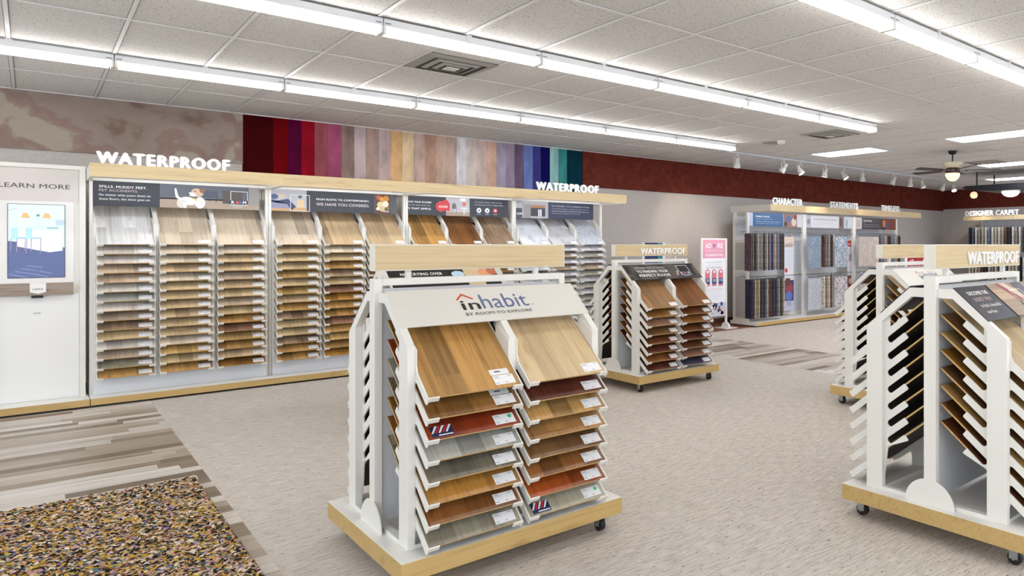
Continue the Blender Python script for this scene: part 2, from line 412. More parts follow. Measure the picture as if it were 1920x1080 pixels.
for row, (y, xs, n0, n1) in {'row nearest the long wall': (7.46, 0.49, -2, 5), 'middle row of strip lights': (5.0, 0.516, -2, 5), 'near row at upper right': (2.558, 0.52, 1, 5),
                             'unseen row added above the camera': (0.12, 0.52, -3, 5), 'unseen row added behind the camera': (-2.32, 0.52, -3, 5)}.items():  # both rows out of view, continuing the ceiling runs, added to light the room
    for k, i in enumerate(range(n1, n0 - 1, -1)):
        strip(xs + Lh * i, y, f'white twin tube strip light, {ORD[k]} from the far end, {row}', f'strip lights, {row}')
# recessed troffers
LENS = mat((238, 243, 255), 0.5, emis=TROFFER, name='lit_diffuser')
def troffer(x, y, label):
    t = thing('recessed_light', label, 'ceiling light', (x, y, CEIL), 0, 'recessed ceiling panels')
    f = MB()
    for a in ((0.012, .035, .012, 1.207), (.575, .598, .012, 1.207), (.035, .575, .012, .035), (.035, .575, 1.184, 1.207)): f.box(a[0], a[1], a[2], a[3], -.010, 0.0, ENAMEL)
    f.build('frame', t)
    MB().box(.035, .575, .035, 1.184, -.006, -.001, LENS).build('diffuser', t)
gX = lambda n: g0x + gs * n
troffer(gX(15), 6.216, 'bright recessed panel light left of the hanging fan')
troffer(gX(15), 3.778, 'bright recessed panel light at right edge nearest the camera')
troffer(gX(21), 4.997, 'bright recessed panel light just right of the hanging fan rod')
troffer(gX(26), 6.216, 'farthest bright recessed panel light behind the dark fan')
troffer(gX(15), 1.34, 'added unseen recessed panel light out past the right edge')  # out of view, added to throw more light into the far end
troffer(gX(21), 1.34, 'added unseen recessed panel light in the far right ceiling')  # second unseen panel added for bounce light at the far end
# air vents
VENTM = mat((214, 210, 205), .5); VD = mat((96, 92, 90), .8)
def vent(x, y, label):
    t = thing('ceiling_vent', label, 'vent', (x, y, CEIL), 0, 'square ceiling diffusers')
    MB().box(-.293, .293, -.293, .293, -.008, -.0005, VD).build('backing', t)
    for k, (r, wd, z) in enumerate(((.298, .07, -.022), (.19, .035, -.03), (.12, .03, -.036))):
        m_ = MB()
        # sloped square ring
        o_, i_ = r, r - wd
        vs = [(-o_, -o_, z + .012), (o_, -o_, z + .012), (o_, o_, z + .012), (-o_, o_, z + .012), (-i_, -i_, z), (i_, -i_, z), (i_, i_, z), (-i_, i_, z)]
        m_.add(vs, [(0, 4, 5, 1), (1, 5, 6, 2), (2, 6, 7, 3), (3, 7, 4, 0), (0, 1, 5, 4), (1, 2, 6, 5), (2, 3, 7, 6), (3, 0, 4, 7)], VENTM)
        m_.build('louvre', t)
    MB().box(-.055, .055, -.055, .055, -.04, -.034, VENTM).build('centre_plate', t)
vent(gX(3) + .305, 5.88, 'square beige ceiling air diffuser between the two long strip light rows')
vent(gX(12) + .305, 5.88, 'square ceiling air diffuser near the end of the middle strip light row')
vent(gX(20) + .305, 5.88, 'farthest square ceiling air diffuser, beside the hanging fan')
t = thing('smoke_detector', 'small round white smoke detector on the ceiling', 'smoke detector', (8.11, 6.77, CEIL))
MB().lathe([(0, -.055), (.045, -.053), (.06, -.03), (.065, -.006), (.065, 0)], WHITE).build('detector_body', t)
o = MB().lathe([(0, -.008), (.13, -.008), (.14, 0)], mat((150, 146, 150), .6)).build('ceiling_speaker', None, (8.16, 7.0, CEIL)); tag(o, 'flat round grey speaker grille beside the smoke detector', 'speaker')

# ------------------------------------------------------------------ track lights
TR_Y = 8.05
o = MB().box(8.25, 16.3, TR_Y - .018, TR_Y + .018, 3.062, CEIL - .0066, mat((214, 222, 234), .4)).build('light_track'); tag(o, 'long white lighting track on the ceiling along the long wall', 'light track')
def tpx(px):
    u = (px - 1315.6) / 1317; return (math.cos(YAW) + u * math.sin(YAW)) / (math.sin(YAW) - u * math.cos(YAW))
aims = [(20, -35), (35, 25), (-30, 20), (15, 40), (-35, 15), (10, -60), (25, 15), (5, 40), (-20, 20), (45, -40), (-35, -45), (10, 30)]
SILV = mat((214, 212, 208), .35)
LAMP = mat((255, 246, 230), .3, emis=3.0, name='lit_spot_lens')
def track_light(x, y, aim, label):
    t = thing('track_light', label, 'track light', (x, y, 3.062), 0, 'track spotlights')
    MB().box(-.02, .02, -.016, .016, -.05, 0, SILV).build('adapter', t)
    yk = MB()
    for s in (-1, 1): yk.box(s * .06 - .004, s * .06 + .004, -.008, .008, -.19, -.05, SILV)
    yk.box(-.064, .064, -.008, .008, -.056, -.048, SILV); yk.build('yoke', t)
    ax, az = math.radians(aim[0]), math.radians(aim[1])
    R = Matrix.Translation((0, 0, -.16)) @ Matrix.Rotation(az, 4, 'Z') @ Matrix.Rotation(ax, 4, 'X')
    hd = MB().lathe([(0, .10), (.032, .098), (.04, .07), (.034, .04), (.03, .02), (.045, 0), (.06, -.05), (.066, -.075), (.058, -.075), (.052, -.06)], SILV, 18, R).build('lamp_housing', t)
    MB().lathe([(0.0001, -.070), (.03, -.069), (.058, -.066)], LAMP, 18, R).build('lens', hd)
for k, (px, a) in enumerate(zip((1382, 1469, 1500, 1547, 1583, 1617, 1675, 1707, 1730, 1768, 1788), aims)):
    track_light(tpx(px) * TR_Y, TR_Y, a, f'silver spotlight on the ceiling track, {ORD[k]} from the left')
def spot(x, y, z, tx, ty, tz, e, size, col=(1, .86, .68)):
    l = bpy.data.lights.new('spot', 'SPOT'); l.energy = e; l.spot_size = math.radians(size); l.spot_blend = 0.8; l.color = col; l.shadow_soft_size = .05
    o = bpy.data.objects.new('spot_beam', l); C.objects.link(o); o.location = (x, y, z)
    o.rotation_euler = (Vector((tx, ty, tz)) - Vector((x, y, z))).to_track_quat('-Z', 'Y').to_euler(); o['kind'] = 'structure'
spot(8.4, 7.98, 2.80, 8.9, 9.7, 1.75, 40, 60)
spot(tpx(1547) * TR_Y, 7.98, 2.80, 11.2, 8.5, 1.9, 30, 60)
spot(tpx(1617) * TR_Y, 7.98, 2.80, 13.4, 8.5, 1.9, 30, 60)
spot(17.3, 7.9, 2.80, 18.2, 8.2, 1.9, 30, 70)

# ------------------------------------------------------------------ fans and pendants
FB = mat((48, 30, 26), .4)
def fan(x, y, zb, r, label, drop_bowl, two):
    t = thing('ceiling_fan', label, 'ceiling fan', (x, y, 0))
    MB().lathe([(0.0001, CEIL - .06), (.05, CEIL - .055), (.07, CEIL - .02), (.07, CEIL)], BLACK).build('canopy', t)
    MB().tube((0, 0, zb + .1), (0, 0, CEIL - .05), .012, .012, BLACK).build('downrod', t)
    if two: MB().lathe([(.10, zb + .05), (.12, zb + .08), (.17, zb + .14), (.155, zb + .14), (.1, zb + .075)], mat((206, 192, 160), .4)).build('glass_uplight', t)
    MB().lathe([(0.0001, zb + .06), (.1, zb + .055), (.12, zb + .02), (.118, zb - .02), (.11, zb - .045), (0.0001, zb - .045)], FB).build('motor', t)
    gl = mat((255, 208, 140), .4, emis=1.6) if two else mat((255, 250, 240), .4, emis=1.3)
    q = [(.113, zb - .04)] + [(.115 * math.cos(a), zb - .045 - drop_bowl * math.sin(a)) for a in [i * math.pi / 16 for i in range(1, 9)]]
    MB().lathe([(r_ * (1.3 if not two else 1), z_) for r_, z_ in q], gl).build('glass_globe', t)
    for k in range(5):
        a = k * 2 * math.pi / 5 + (0.25 if two else 0.75)
        R = Matrix.Rotation(a, 4, 'Z')
        M2 = R @ Matrix.Translation((0, 0, zb + .01)) @ Matrix.Rotation(math.radians(9), 4, 'X')
        bl = MB().prism([(.2, -.055), (r - .05, -.075), (r, -.04), (r, .04), (r - .05, .075), (.2, .055)], -.004, .004, FB, 'Z', M2).build('blade', t)
        MB().box(.1, .23, -.012, .012, zb - .005, zb + .006, FB, R).build('blade_arm', bl)
fan(11.06, 5.55, 2.765, .74, 'dark ceiling fan with glowing amber globe on a short rod', .125, True)
NAVY = mat((20, 22, 32), .4)
t = thing('hanging_light_board', 'long black suspended light board hung on rods at the far right ceiling', 'light board', (15.0, 7.0, 0))
MB().prism([(0.06, 2.77), (0.0, 2.74), (-.25, 2.69), (-.6, 2.665), (-4.4, 2.65), (-4.4, 2.80), (0.0, 2.80)], -.5, .55, NAVY, 'X').build('board', t, bevel=.01)
for x, y in ((-.42, -.23), (.5, -.2), (-.42, -2.0), (.5, -2.0), (-.42, -3.9), (.5, -3.9)): MB().tube((x, y, 2.80), (x, y, CEIL - .0066), .016, .016, BLACK).build('rod', t)
WG = mat((252, 250, 244), .4, emis=1.4)
o = MB().lathe([(0.0001, -.115), (.06, -.11), (.13, -.08), (.17, -.03), (.18, 0.0)], WG).build('bowl_lamp', None, (14.75, 14.75 / tpx(1895), 2.649)); tag(o, 'white glowing bowl lamp under the long black light board', 'lamp')
o = MB().lathe([(0.0001, -.15), (.05, -.14), (.075, -.10), (.08, -.07), (.06, -.02), (.02, 0)], mat((226, 204, 160), .2, emis=.7)).build('globe_lamp', None, (14.75, 14.75 / tpx(1826), 2.690)); tag(o, 'small round globe lamp under left end of black light board', 'lamp')

# ------------------------------------------------------------------ sample boards
PAL = {'amber': (186, 142, 82), 'umber': (142, 100, 54), 'cherry red': (132, 54, 28), 'silver grey': (166, 166, 158), 'dark taupe': (116, 110, 96), 'golden': (176, 126, 60),
       'chestnut': (132, 84, 44), 'mushroom grey': (150, 144, 126), 'pale oak': (208, 184, 146), 'mahogany': (94, 50, 38), 'honey': (184, 144, 88), 'tan': (162, 120, 72),
       'walnut': (122, 88, 56), 'hickory': (140, 92, 50), 'burnt orange': (158, 76, 32), 'ash grey': (176, 170, 152), 'bone white': (232, 232, 232), 'whitewashed': (214, 206, 198),
       'light ash': (216, 200, 178), 'sandy oak': (204, 178, 142), 'driftwood': (178, 160, 142), 'rose brown': (150, 112, 92), 'navy grey': (62, 60, 82), 'dark brown': (104, 62, 38),
       'oak brown': (156, 120, 84), 'wheat': (204, 180, 140), 'beige': (196, 174, 150), 'ochre': (194, 160, 104), 'taupe': (160, 136, 112)}
STONE = {'white marble': speckle((226, 228, 234), (190, 194, 204), 3, .38, .3), 'pale stone': speckle((206, 204, 206), (184, 182, 188), 5, .40, .35), 'terrazzo': speckle((206, 210, 220), (120, 126, 140), 70, .36, .4)}
EDGE = mat((206, 168, 108), .6); BACKM = mat((46, 36, 32), .8); EDGEG = mat((196, 178, 140), .6)
BL, BT = 0.632, 0.009         # board length, thickness
SL = math.atan(0.8)
_bm = {}
def board_mesh(tone, wd):
    k = (tone, round(wd, 3))
    if k not in _bm:
        if tone in STONE: top = STONE[tone]; ed = mat((180, 184, 192), .6); bk = mat((150, 152, 160), .7)
        else: top = wood(PAL[tone], 0.3, .12, 1.4, .55 if sum(PAL[tone]) > 470 else .85, 'Y', .75 if sum(PAL[tone]) > 470 else 1.1); ed = EDGE; bk = BACKM
        _bm[k] = MB().box(-wd / 2, wd / 2, 0, BL, 0, BT, ed, top=top, bottom=bk).mesh('sample_board')
    return _bm[k]
# label stickers
def label_mesh(kind):
    a = Art(Matrix.Identity(4)); a.k = 0
    if kind == 'flag':
        a.rect(0, 0, .10, .06, (30, 40, 80))
        for q in range(5): a.poly([(0.0 + q * .016, .022), (.009 + q * .016, .022), (.036 + q * .016, .06), (.024 + q * .016, .06)], (190, 50, 44) if q % 2 else (235, 232, 230), q == 0)
        a.rect(.03, .006, .095, .012, (220, 225, 235))
    else:
        wd, hh = (.104, .056)
        a.mb.box(0, wd, 0, hh, -.0008, .0002, mat((240, 240, 242), .45))
        a.rect(.006, hh - .010, .03, hh - .007, (120, 125, 140)); a.rect(.006, hh - .018, .04, hh - .016, (150, 155, 165), False)
        a.rect(.006, .008, .02, .011, (70, 110, 170), False); a.rect(.05, .008, .064, .011, (205, 90, 80), False); a.rect(wd - .03, hh - .010, wd - .008, hh - .007, (160, 165, 175), False)
        if kind == 'green': a.disc(wd - .022, hh - .018, .010, (70, 200, 130))
        if kind == 'double':
            a.mb.box(-.004, wd - .012, hh + .004, hh + .04, -.0008, .0002, mat((236, 236, 236), .45)); a.rect(.02, hh + .02, .05, hh + .027, (60, 60, 64))
    return a.mb.mesh('price_label')
LAB = {k: label_mesh(k) for k in ('plain', 'green', 'double', 'flag')}
def board(tone, xc, ylip, zlip, wd, side, label, grp, lk='plain', flag=False):
    """side -1: board front end points to -Y, +1: to +Y"""
    rz = 0 if side < 0 else math.pi
    o = bpy.data.objects.new('floor_sample', board_mesh(tone, wd)); C.objects.link(o)
    o.rotation_euler = (SL, 0, rz); o.location = (xc, ylip, zlip)
    tag(o, label, 'floor sample', grp)
    if lk:
        l = put(LAB[lk], 'price_label', o, (wd / 2 - .122, .016, BT + .0012))
    if flag: put(LAB['flag'], 'flag_sticker', o, (-wd / 2 + .02, .01, BT + .0006))
    return o

# ------------------------------------------------------------------ slotted brackets and side frames
def finger_plate(n, ztop, zbot, P):
    """outline (u,z) of the slotted plate; u = distance out from the centre line, n teeth, ztop = top of the upper tip"""
    s = .8; uo, ui = .536, .158; wi, wo = .266, .40
    th = .046
    out = []
    def top(k, u): return ztop - P * k + s * (.533 - u)
    r = (P - th) / 2 * math.cos(math.atan(s))
    def rnd(u, k, sign):  # rounded slot end between tooth k (below it) and k+1
        c = (u, (top(k, u) - th + top(k + 1, u)) / 2)
        pts = []
        a0 = math.atan(s)
        for i in range(7):
            t = math.pi / 2 - math.pi * i / 6
            # arc bulging towards the web
            lx, lz = -sign * math.cos(t) * r * .9, math.sin(t) * r
            ca, sa = math.cos(-a0), math.sin(-a0)
            pts.append((c[0] + lx * ca - lz * sa, c[1] + lx * sa + lz * ca))
        return pts
    # start on the outer side at the very top
    out.append((wo, ztop + .2)); out.append((wo, top(0, wo) + .02)); out.append((wo + .012, top(0, wo + .012)))
    for k in range(n):
        out.append((uo, top(k, uo))); out.append((uo - .020, top(k, uo) - .026)); out.append((uo - .030, top(k, uo - .030) - th))
        if k < n - 1: out += rnd(wo, k, 1)
    out.append((wo, top(n - 1, wo) - th)); out.append((wo - .006, top(n - 1, wo) - th - .02))
    out.append((.30, top(n - 1, wo) - th - .02)); out.append((.28, top(n - 1, ui) - .10))
    for k in range(n - 1, -1, -1):
        out.append((ui, top(k, ui) - th)); out.append((ui - .002, top(k, ui) - th + .006)); out.append((ui + .017, top(k, ui + .017) - .004)); out.append((ui + .022, top(k, ui + .022)))
        if k > 0: out += [p for p in rnd(wi, k - 1, -1)][::-1]
    out.append((wi, top(0, wi))); out.append((wi, top(0, wi) + .06))
    return out
def lips(m_, n, ztop, P, x0, x1, sgn):
    """small turned-in front lips"""
    for k in range(n):
        z = ztop - P * k
        c0, s0 = math.cos(SL), math.sin(SL)
        c = (.5285, z - .006)
        pts = [(-.003, -.010), (.004, -.010), (.004, .014), (-.003, .014)]
        m_.prism([(sgn * (c[0] + a_ * c0 + b_ * s0), c[1] - a_ * s0 + b_ * c0) for a_, b_ in pts], x0, x1, WHITE, 'X')
def side_frame(m_, x0, x1, ztop, zbot, sgn, u_in=0.034, solid_top=True):
    dz = ztop - .87
    pts = [(u_in, 1.31 + dz), (.127, 1.31 + dz), (.396, 1.083 + dz), (.396, zbot), (.296, zbot), (.296, 1.115 + dz), (.116, 1.262 + dz), (u_in, 1.262 + dz)]
    m_.prism([(sgn * u, z) for u, z in pts], x0, x1, WHITE, 'X')

def caster_set(t, sx, sy, zt):
    for x in (-sx, sx):
        for y in (-sy, sy):
            c = MB(); c.box(x - .035, x + .035, y - .03, y + .03, zt - .006, zt, METAL)
            c.box(x - .022, x - .018, y - .02, y + .022, .03, zt, METAL); c.box(x + .018, x + .022, y - .02, y + .022, .03, zt, METAL)
            f = c.build('caster', t)
            wl = MB(); wl.tube((x - .014, y, .034), (x + .014, y, .034), .034, .034, BLACK, 18); wl.tube((x - .026, y, .034), (x + .026, y, .034), .009, .009, METAL, 8); wl.build('wheel', f)

def room_logo(a, x, y, s, col=(240, 240, 240)):
    """square outline with R (two dots) M across its foot"""
    a.frame(x, y, x + s, y + s * .95, s * .035, col)
    a.rect(x - s * .02, y + s * .06, x + s * 1.02, y + s * .34, mat((70, 72, 80), .5))
    a.text('R', x + s * .06, y + s * .10, s * .2, col, bold=.03)
    a.disc(x + s * .40, y + s * .2, s * .10, (214, 70, 50)); a.disc(x + s * .56, y + s * .2, s * .10, (70, 100, 170))
    a.text('M', x + s * .72, y + s * .10, s * .2, col, bold=.03)
    a.text('TO EXPLORE', x + s * .12, y - s * .14, s * .07, col)

HTX = (-.185, .672)
def gondola(cx, cy, name, label, sign, header_text, front, back, lk_map={}, flags=(), group='two sided sample racks on casters'):
    t = thing('display_rack', label, 'display rack', (cx, cy, 0), 0, group)
    MB().box(-.585, .585, -.515, .515, .095, .18, OAKB, top=WHITE).build('platform', t, bevel=.002)
    caster_set(t, .5, .43, .095)
    f = MB()
    for s in (-1, 1): f.box(min(s * .533, s * .496), max(s * .533, s * .496), -.034, .034, .18, 1.379, WHITE)
    f.box(-.496, .496, -.034, .034, 1.345, 1.379, WHITE)
    f.build('frame', t, bevel=.002)
    for s in (-1, 1):
        arc = [(.14 * math.cos(a), .18 + .135 * math.sin(a)) for a in [math.pi * i / 16 for i in range(17)]]
        MB().prism(arc, s * .5335, s * .539, WHITE, 'X').build('foot_plate', t)
    MB().box(-.495, .495, -.008, .008, .2, 1.33, PANEL).build('centre_panel', t)
    h = MB().box(-.533, .533, -.034, .034, 1.416, 1.546, CREAM).build('header', t, bevel=.0015)
    for s in (-1, 1): MB().box(-.528, .528, min(s * .0342, s * .036), max(s * .0342, s * .036), 1.421, 1.541, OAK).build('wood_panel', h)
    for x in (-.36, .36): MB().box(x - .012, x + .012, -.012, .012, 1.379, 1.416, WHITE).build('header_peg', t)
    if header_text:
        a = Art(FRONT(0, -.0365, 0)); a.text(header_text, HTX[0], 1.434, .070, BRIGHT, HTX[1], .03, depth=.009); a.build('lettering', h)
    P, zt = .0935, .873
    xs = [(-.515, -.48), (-.018, .018), (.478, .513)]
    fx = [(-.480, -.473, 1), (-.025, -.018, -1), (.018, .025, 1), (.471, .478, -1)]
    for sg in (-1, 1):
        for a_, b_ in xs:
            m_ = MB(); side_frame(m_, a_, b_, zt, .18, sg); m_.build('side_frame', t, bevel=.0015)
        m_ = MB()
        for a_, b_ in (xs[0], xs[2]):
            y_ = sorted((sg * .034, sg * .296)); m_.box(a_, b_, y_[0], y_[1], .18, .2, WHITE)
        y_ = sorted((sg * .30, sg * .39)); m_.box(-.48, .478, y_[0], y_[1], .18, .197, WHITE)
        m_.build('bottom_rail', t)
        for a_, b_, d_ in fx:
            m_ = MB(); m_.prism([(sg * u, z) for u, z in finger_plate(8, zt, .25, P)], a_, b_, WHITE, 'X')
            lips(m_, 8, zt, P, *( (b_ - .001, b_ + .045) if d_ > 0 else (a_ - .045, a_ + .001)), sg)
            m_.build('slotted_bracket', t)
    # sloping sign panels
    k = .8476; ln = math.hypot(.185, .185 * k)
    for sg in (-1, 1):
        dirn = Vector((0, sg * 1, -k)).normalized()
        org = Vector((0, sg * .118, 1.31 + .009 * k)) + Vector((0, sg * k, 1)).normalized() * .002
        # local frame for reading: right is +X for the front
        R = (1, 0, 0) if sg < 0 else (-1, 0, 0)
        bot = org + dirn * ln
        M = frameM(bot + Vector(R) * -.515, R, -dirn)
        base_c = {'cream': (222, 218, 210), 'dark': (46, 47, 56), 'grey': (60, 60, 60), 'nocry': (30, 28, 30)}[sign if sg < 0 else 'dark']
        m_ = MB(); m_.box(0, 1.03, 0, ln, 0, .005, mat(base_c, .4), M=M)
        sp = m_.build('sign_panel', t)
        a = Art(M @ Matrix.Translation((0, 0, .005)))
        sgn = sign if sg < 0 else 'plain'
        if sgn == 'cream':
            a.poly([(.318, .158), (.326, .154), (.358, .188), (.358, .202)], (204, 78, 44)); a.poly([(.358, .188), (.358, .202), (.412, .162), (.404, .156)], (204, 78, 44), False)
            a.text('in', .335, .086, .062, (44, 38, 38), .092, .03); a.text('habit', .442, .086, .100, (96, 110, 150), .258)
            a.text('TM', .708, .090, .010, (150, 140, 140)); a.text('BY ROOM TO EXPLORE', .335, .044, .019, (96, 92, 92), .362, .015)
        elif sgn == 'grey':
            a.rect(0, 0, 1.03, ln, speckle((84, 78, 74), (40, 38, 38), 6, .45, .5)); a.rect(.0, ln - .006, 1.03, ln, (60, 62, 70))
            a.text('EXPLORATION IS THE KEY', .14, .170, .030, (214, 204, 200), .44, .005); a.text('TO FINDING YOUR', .14, .108, .038, (250, 250, 250), .44, .035)
            a.text('PERFECT FLOOR', .14, .045, .038, (250, 250, 250), .44, .035)
            a.poly([(.72, .03), (.96, .03), (1.0, ln - .01), (.80, ln - .01)], (34, 34, 40)); room_logo(a, .74, .05, .17)
            a.poly([(.66, .04), (.70, .05), (.74, .13), (.70, .12)], (170, 160, 150))
        elif sgn == 'dark':
            a.text('DISCOVER THE', .075, .178, .026, (250, 250, 250), .225, .03); a.text('EASIEST WAY', .075, .132, .026, (190, 170, 164), .20, .02)
            a.text('to find a beautiful', .075, .088, .024, (232, 226, 220), .23, .015); a.text('new floor.', .075, .045, .022, (232, 226, 220), .12, .015)
            a.rect(.36, 0, 1.03, ln, wood((176, 150, 124), .4, .06, 1, .6, 'X')); a.poly([(.47, ln), (.56, ln), (.66, .12), (.57, .10)], (150, 60, 56))
            a.poly([(.52, ln), (.60, ln), (.72, .1), (.66, .08)], (214, 196, 172)); a.rect(.68, .11, .80, ln, (70, 66, 80)); a.disc(.72, .07, .12, (200, 176, 150), .07); room_logo(a, .56, .045, .15, (248, 246, 240))
        elif sgn == 'nocry':
            a.text('NO CRYING OVER', .10, .176, .034, (244, 244, 244), .36, .03); a.disc(.60, .18, .06, (190, 220, 236), .04)
            a.rect(.66, 0, .82, ln, (214, 190, 150)); a.disc(.86, .19, .07, (226, 160, 120), .05); a.disc(.93, .2, .05, (196, 110, 80), .04); a.rect(.97, .02, 1.03, ln, (200, 206, 196))
        if sgn != 'plain': a.build('sign_print', sp)
    # boards
    for sg, cols_ in ((-1, front), (1, back)):
        for ci, tones in enumerate(cols_):
            if not tones: continue
            xa, xb = ((-.473, -.025), (.025, .471))[ci]
            for i, tn in enumerate(tones):
                colname = ('left', 'right')[ci]; fb = 'front' if sg < 0 else 'rear'
                board(tn, cx + (xa + xb) / 2, cy + sg * .522, zt - P * i - .004, xb - xa - .004, sg,
                      f'{tn} sample board, {ORD[i]} slot from top, {colname} {fb} column of the {name}', f'sample boards in the {name}',
                      lk_map.get((ci, i), 'plain') if sg < 0 else None, flag=(sg < 0 and (ci, i) in flags))
    return t
mix = ['golden', 'chestnut', 'umber', 'honey', 'walnut', 'ochre', 'hickory', 'dark brown']
G1 = [['amber', 'umber', 'cherry red', 'silver grey', 'dark taupe', 'golden', 'chestnut', 'mushroom grey'],
      ['pale oak', 'mahogany', 'honey', 'tan', 'walnut', 'hickory', 'burnt orange', 'ash grey']]
gondola(1.727, 3.56, 'central rack', 'white two sided rolling sample rack with cream logo sign, centre foreground', 'cream', None, G1, [mix, None],
        {(0, 0): 'double', (0, 1): 'double', (0, 2): 'green', (1, 7): 'green'}, {(0, 2), (1, 7)})
gondola(2.67, 6.2, 'hidden rack', 'rolling sample rack with black sign, mostly hidden behind the central rack', 'nocry', None,
        [['honey', 'oak brown', 'tan', 'walnut'], ['golden', 'umber', 'hickory', 'tan']], [None, None])
GM = [['oak brown', 'umber', 'rose brown', 'walnut', 'dark brown', 'mahogany', 'chestnut', 'mahogany'],
      ['chestnut', 'dark brown', 'hickory', 'dark brown', 'mahogany', 'dark brown', 'rose brown', 'navy grey']]
gondola(5.125, 6.2, 'middle rack', 'smaller looking rolling sample rack with dark sign in the middle distance', 'grey', 'WATERPROOF', GM, [mix[::-1], None])
gondola(6.218, 3.57, 'rear right rack', 'rolling sample rack partly hidden behind the large right rack', 'cream', None,
        [['pale oak', 'ochre', 'tan', 'walnut', 'dark brown', 'honey', 'umber', 'golden'], ['wheat', 'honey', 'umber', 'tan', 'golden', 'walnut', 'hickory', 'chestnut']], [mix, None])
gondola(3.943, 1.838, 'front right rack', 'large rolling sample rack with dark and brown sign at right foreground', 'dark', 'WATERPROOF',
        [['wheat', 'umber', 'ochre', 'golden', 'walnut', 'honey', 'hickory', 'dark brown'], ['sandy oak', 'oak brown', 'golden', 'umber', 'tan', 'walnut', 'chestnut', 'honey']], [mix[::-1], None])

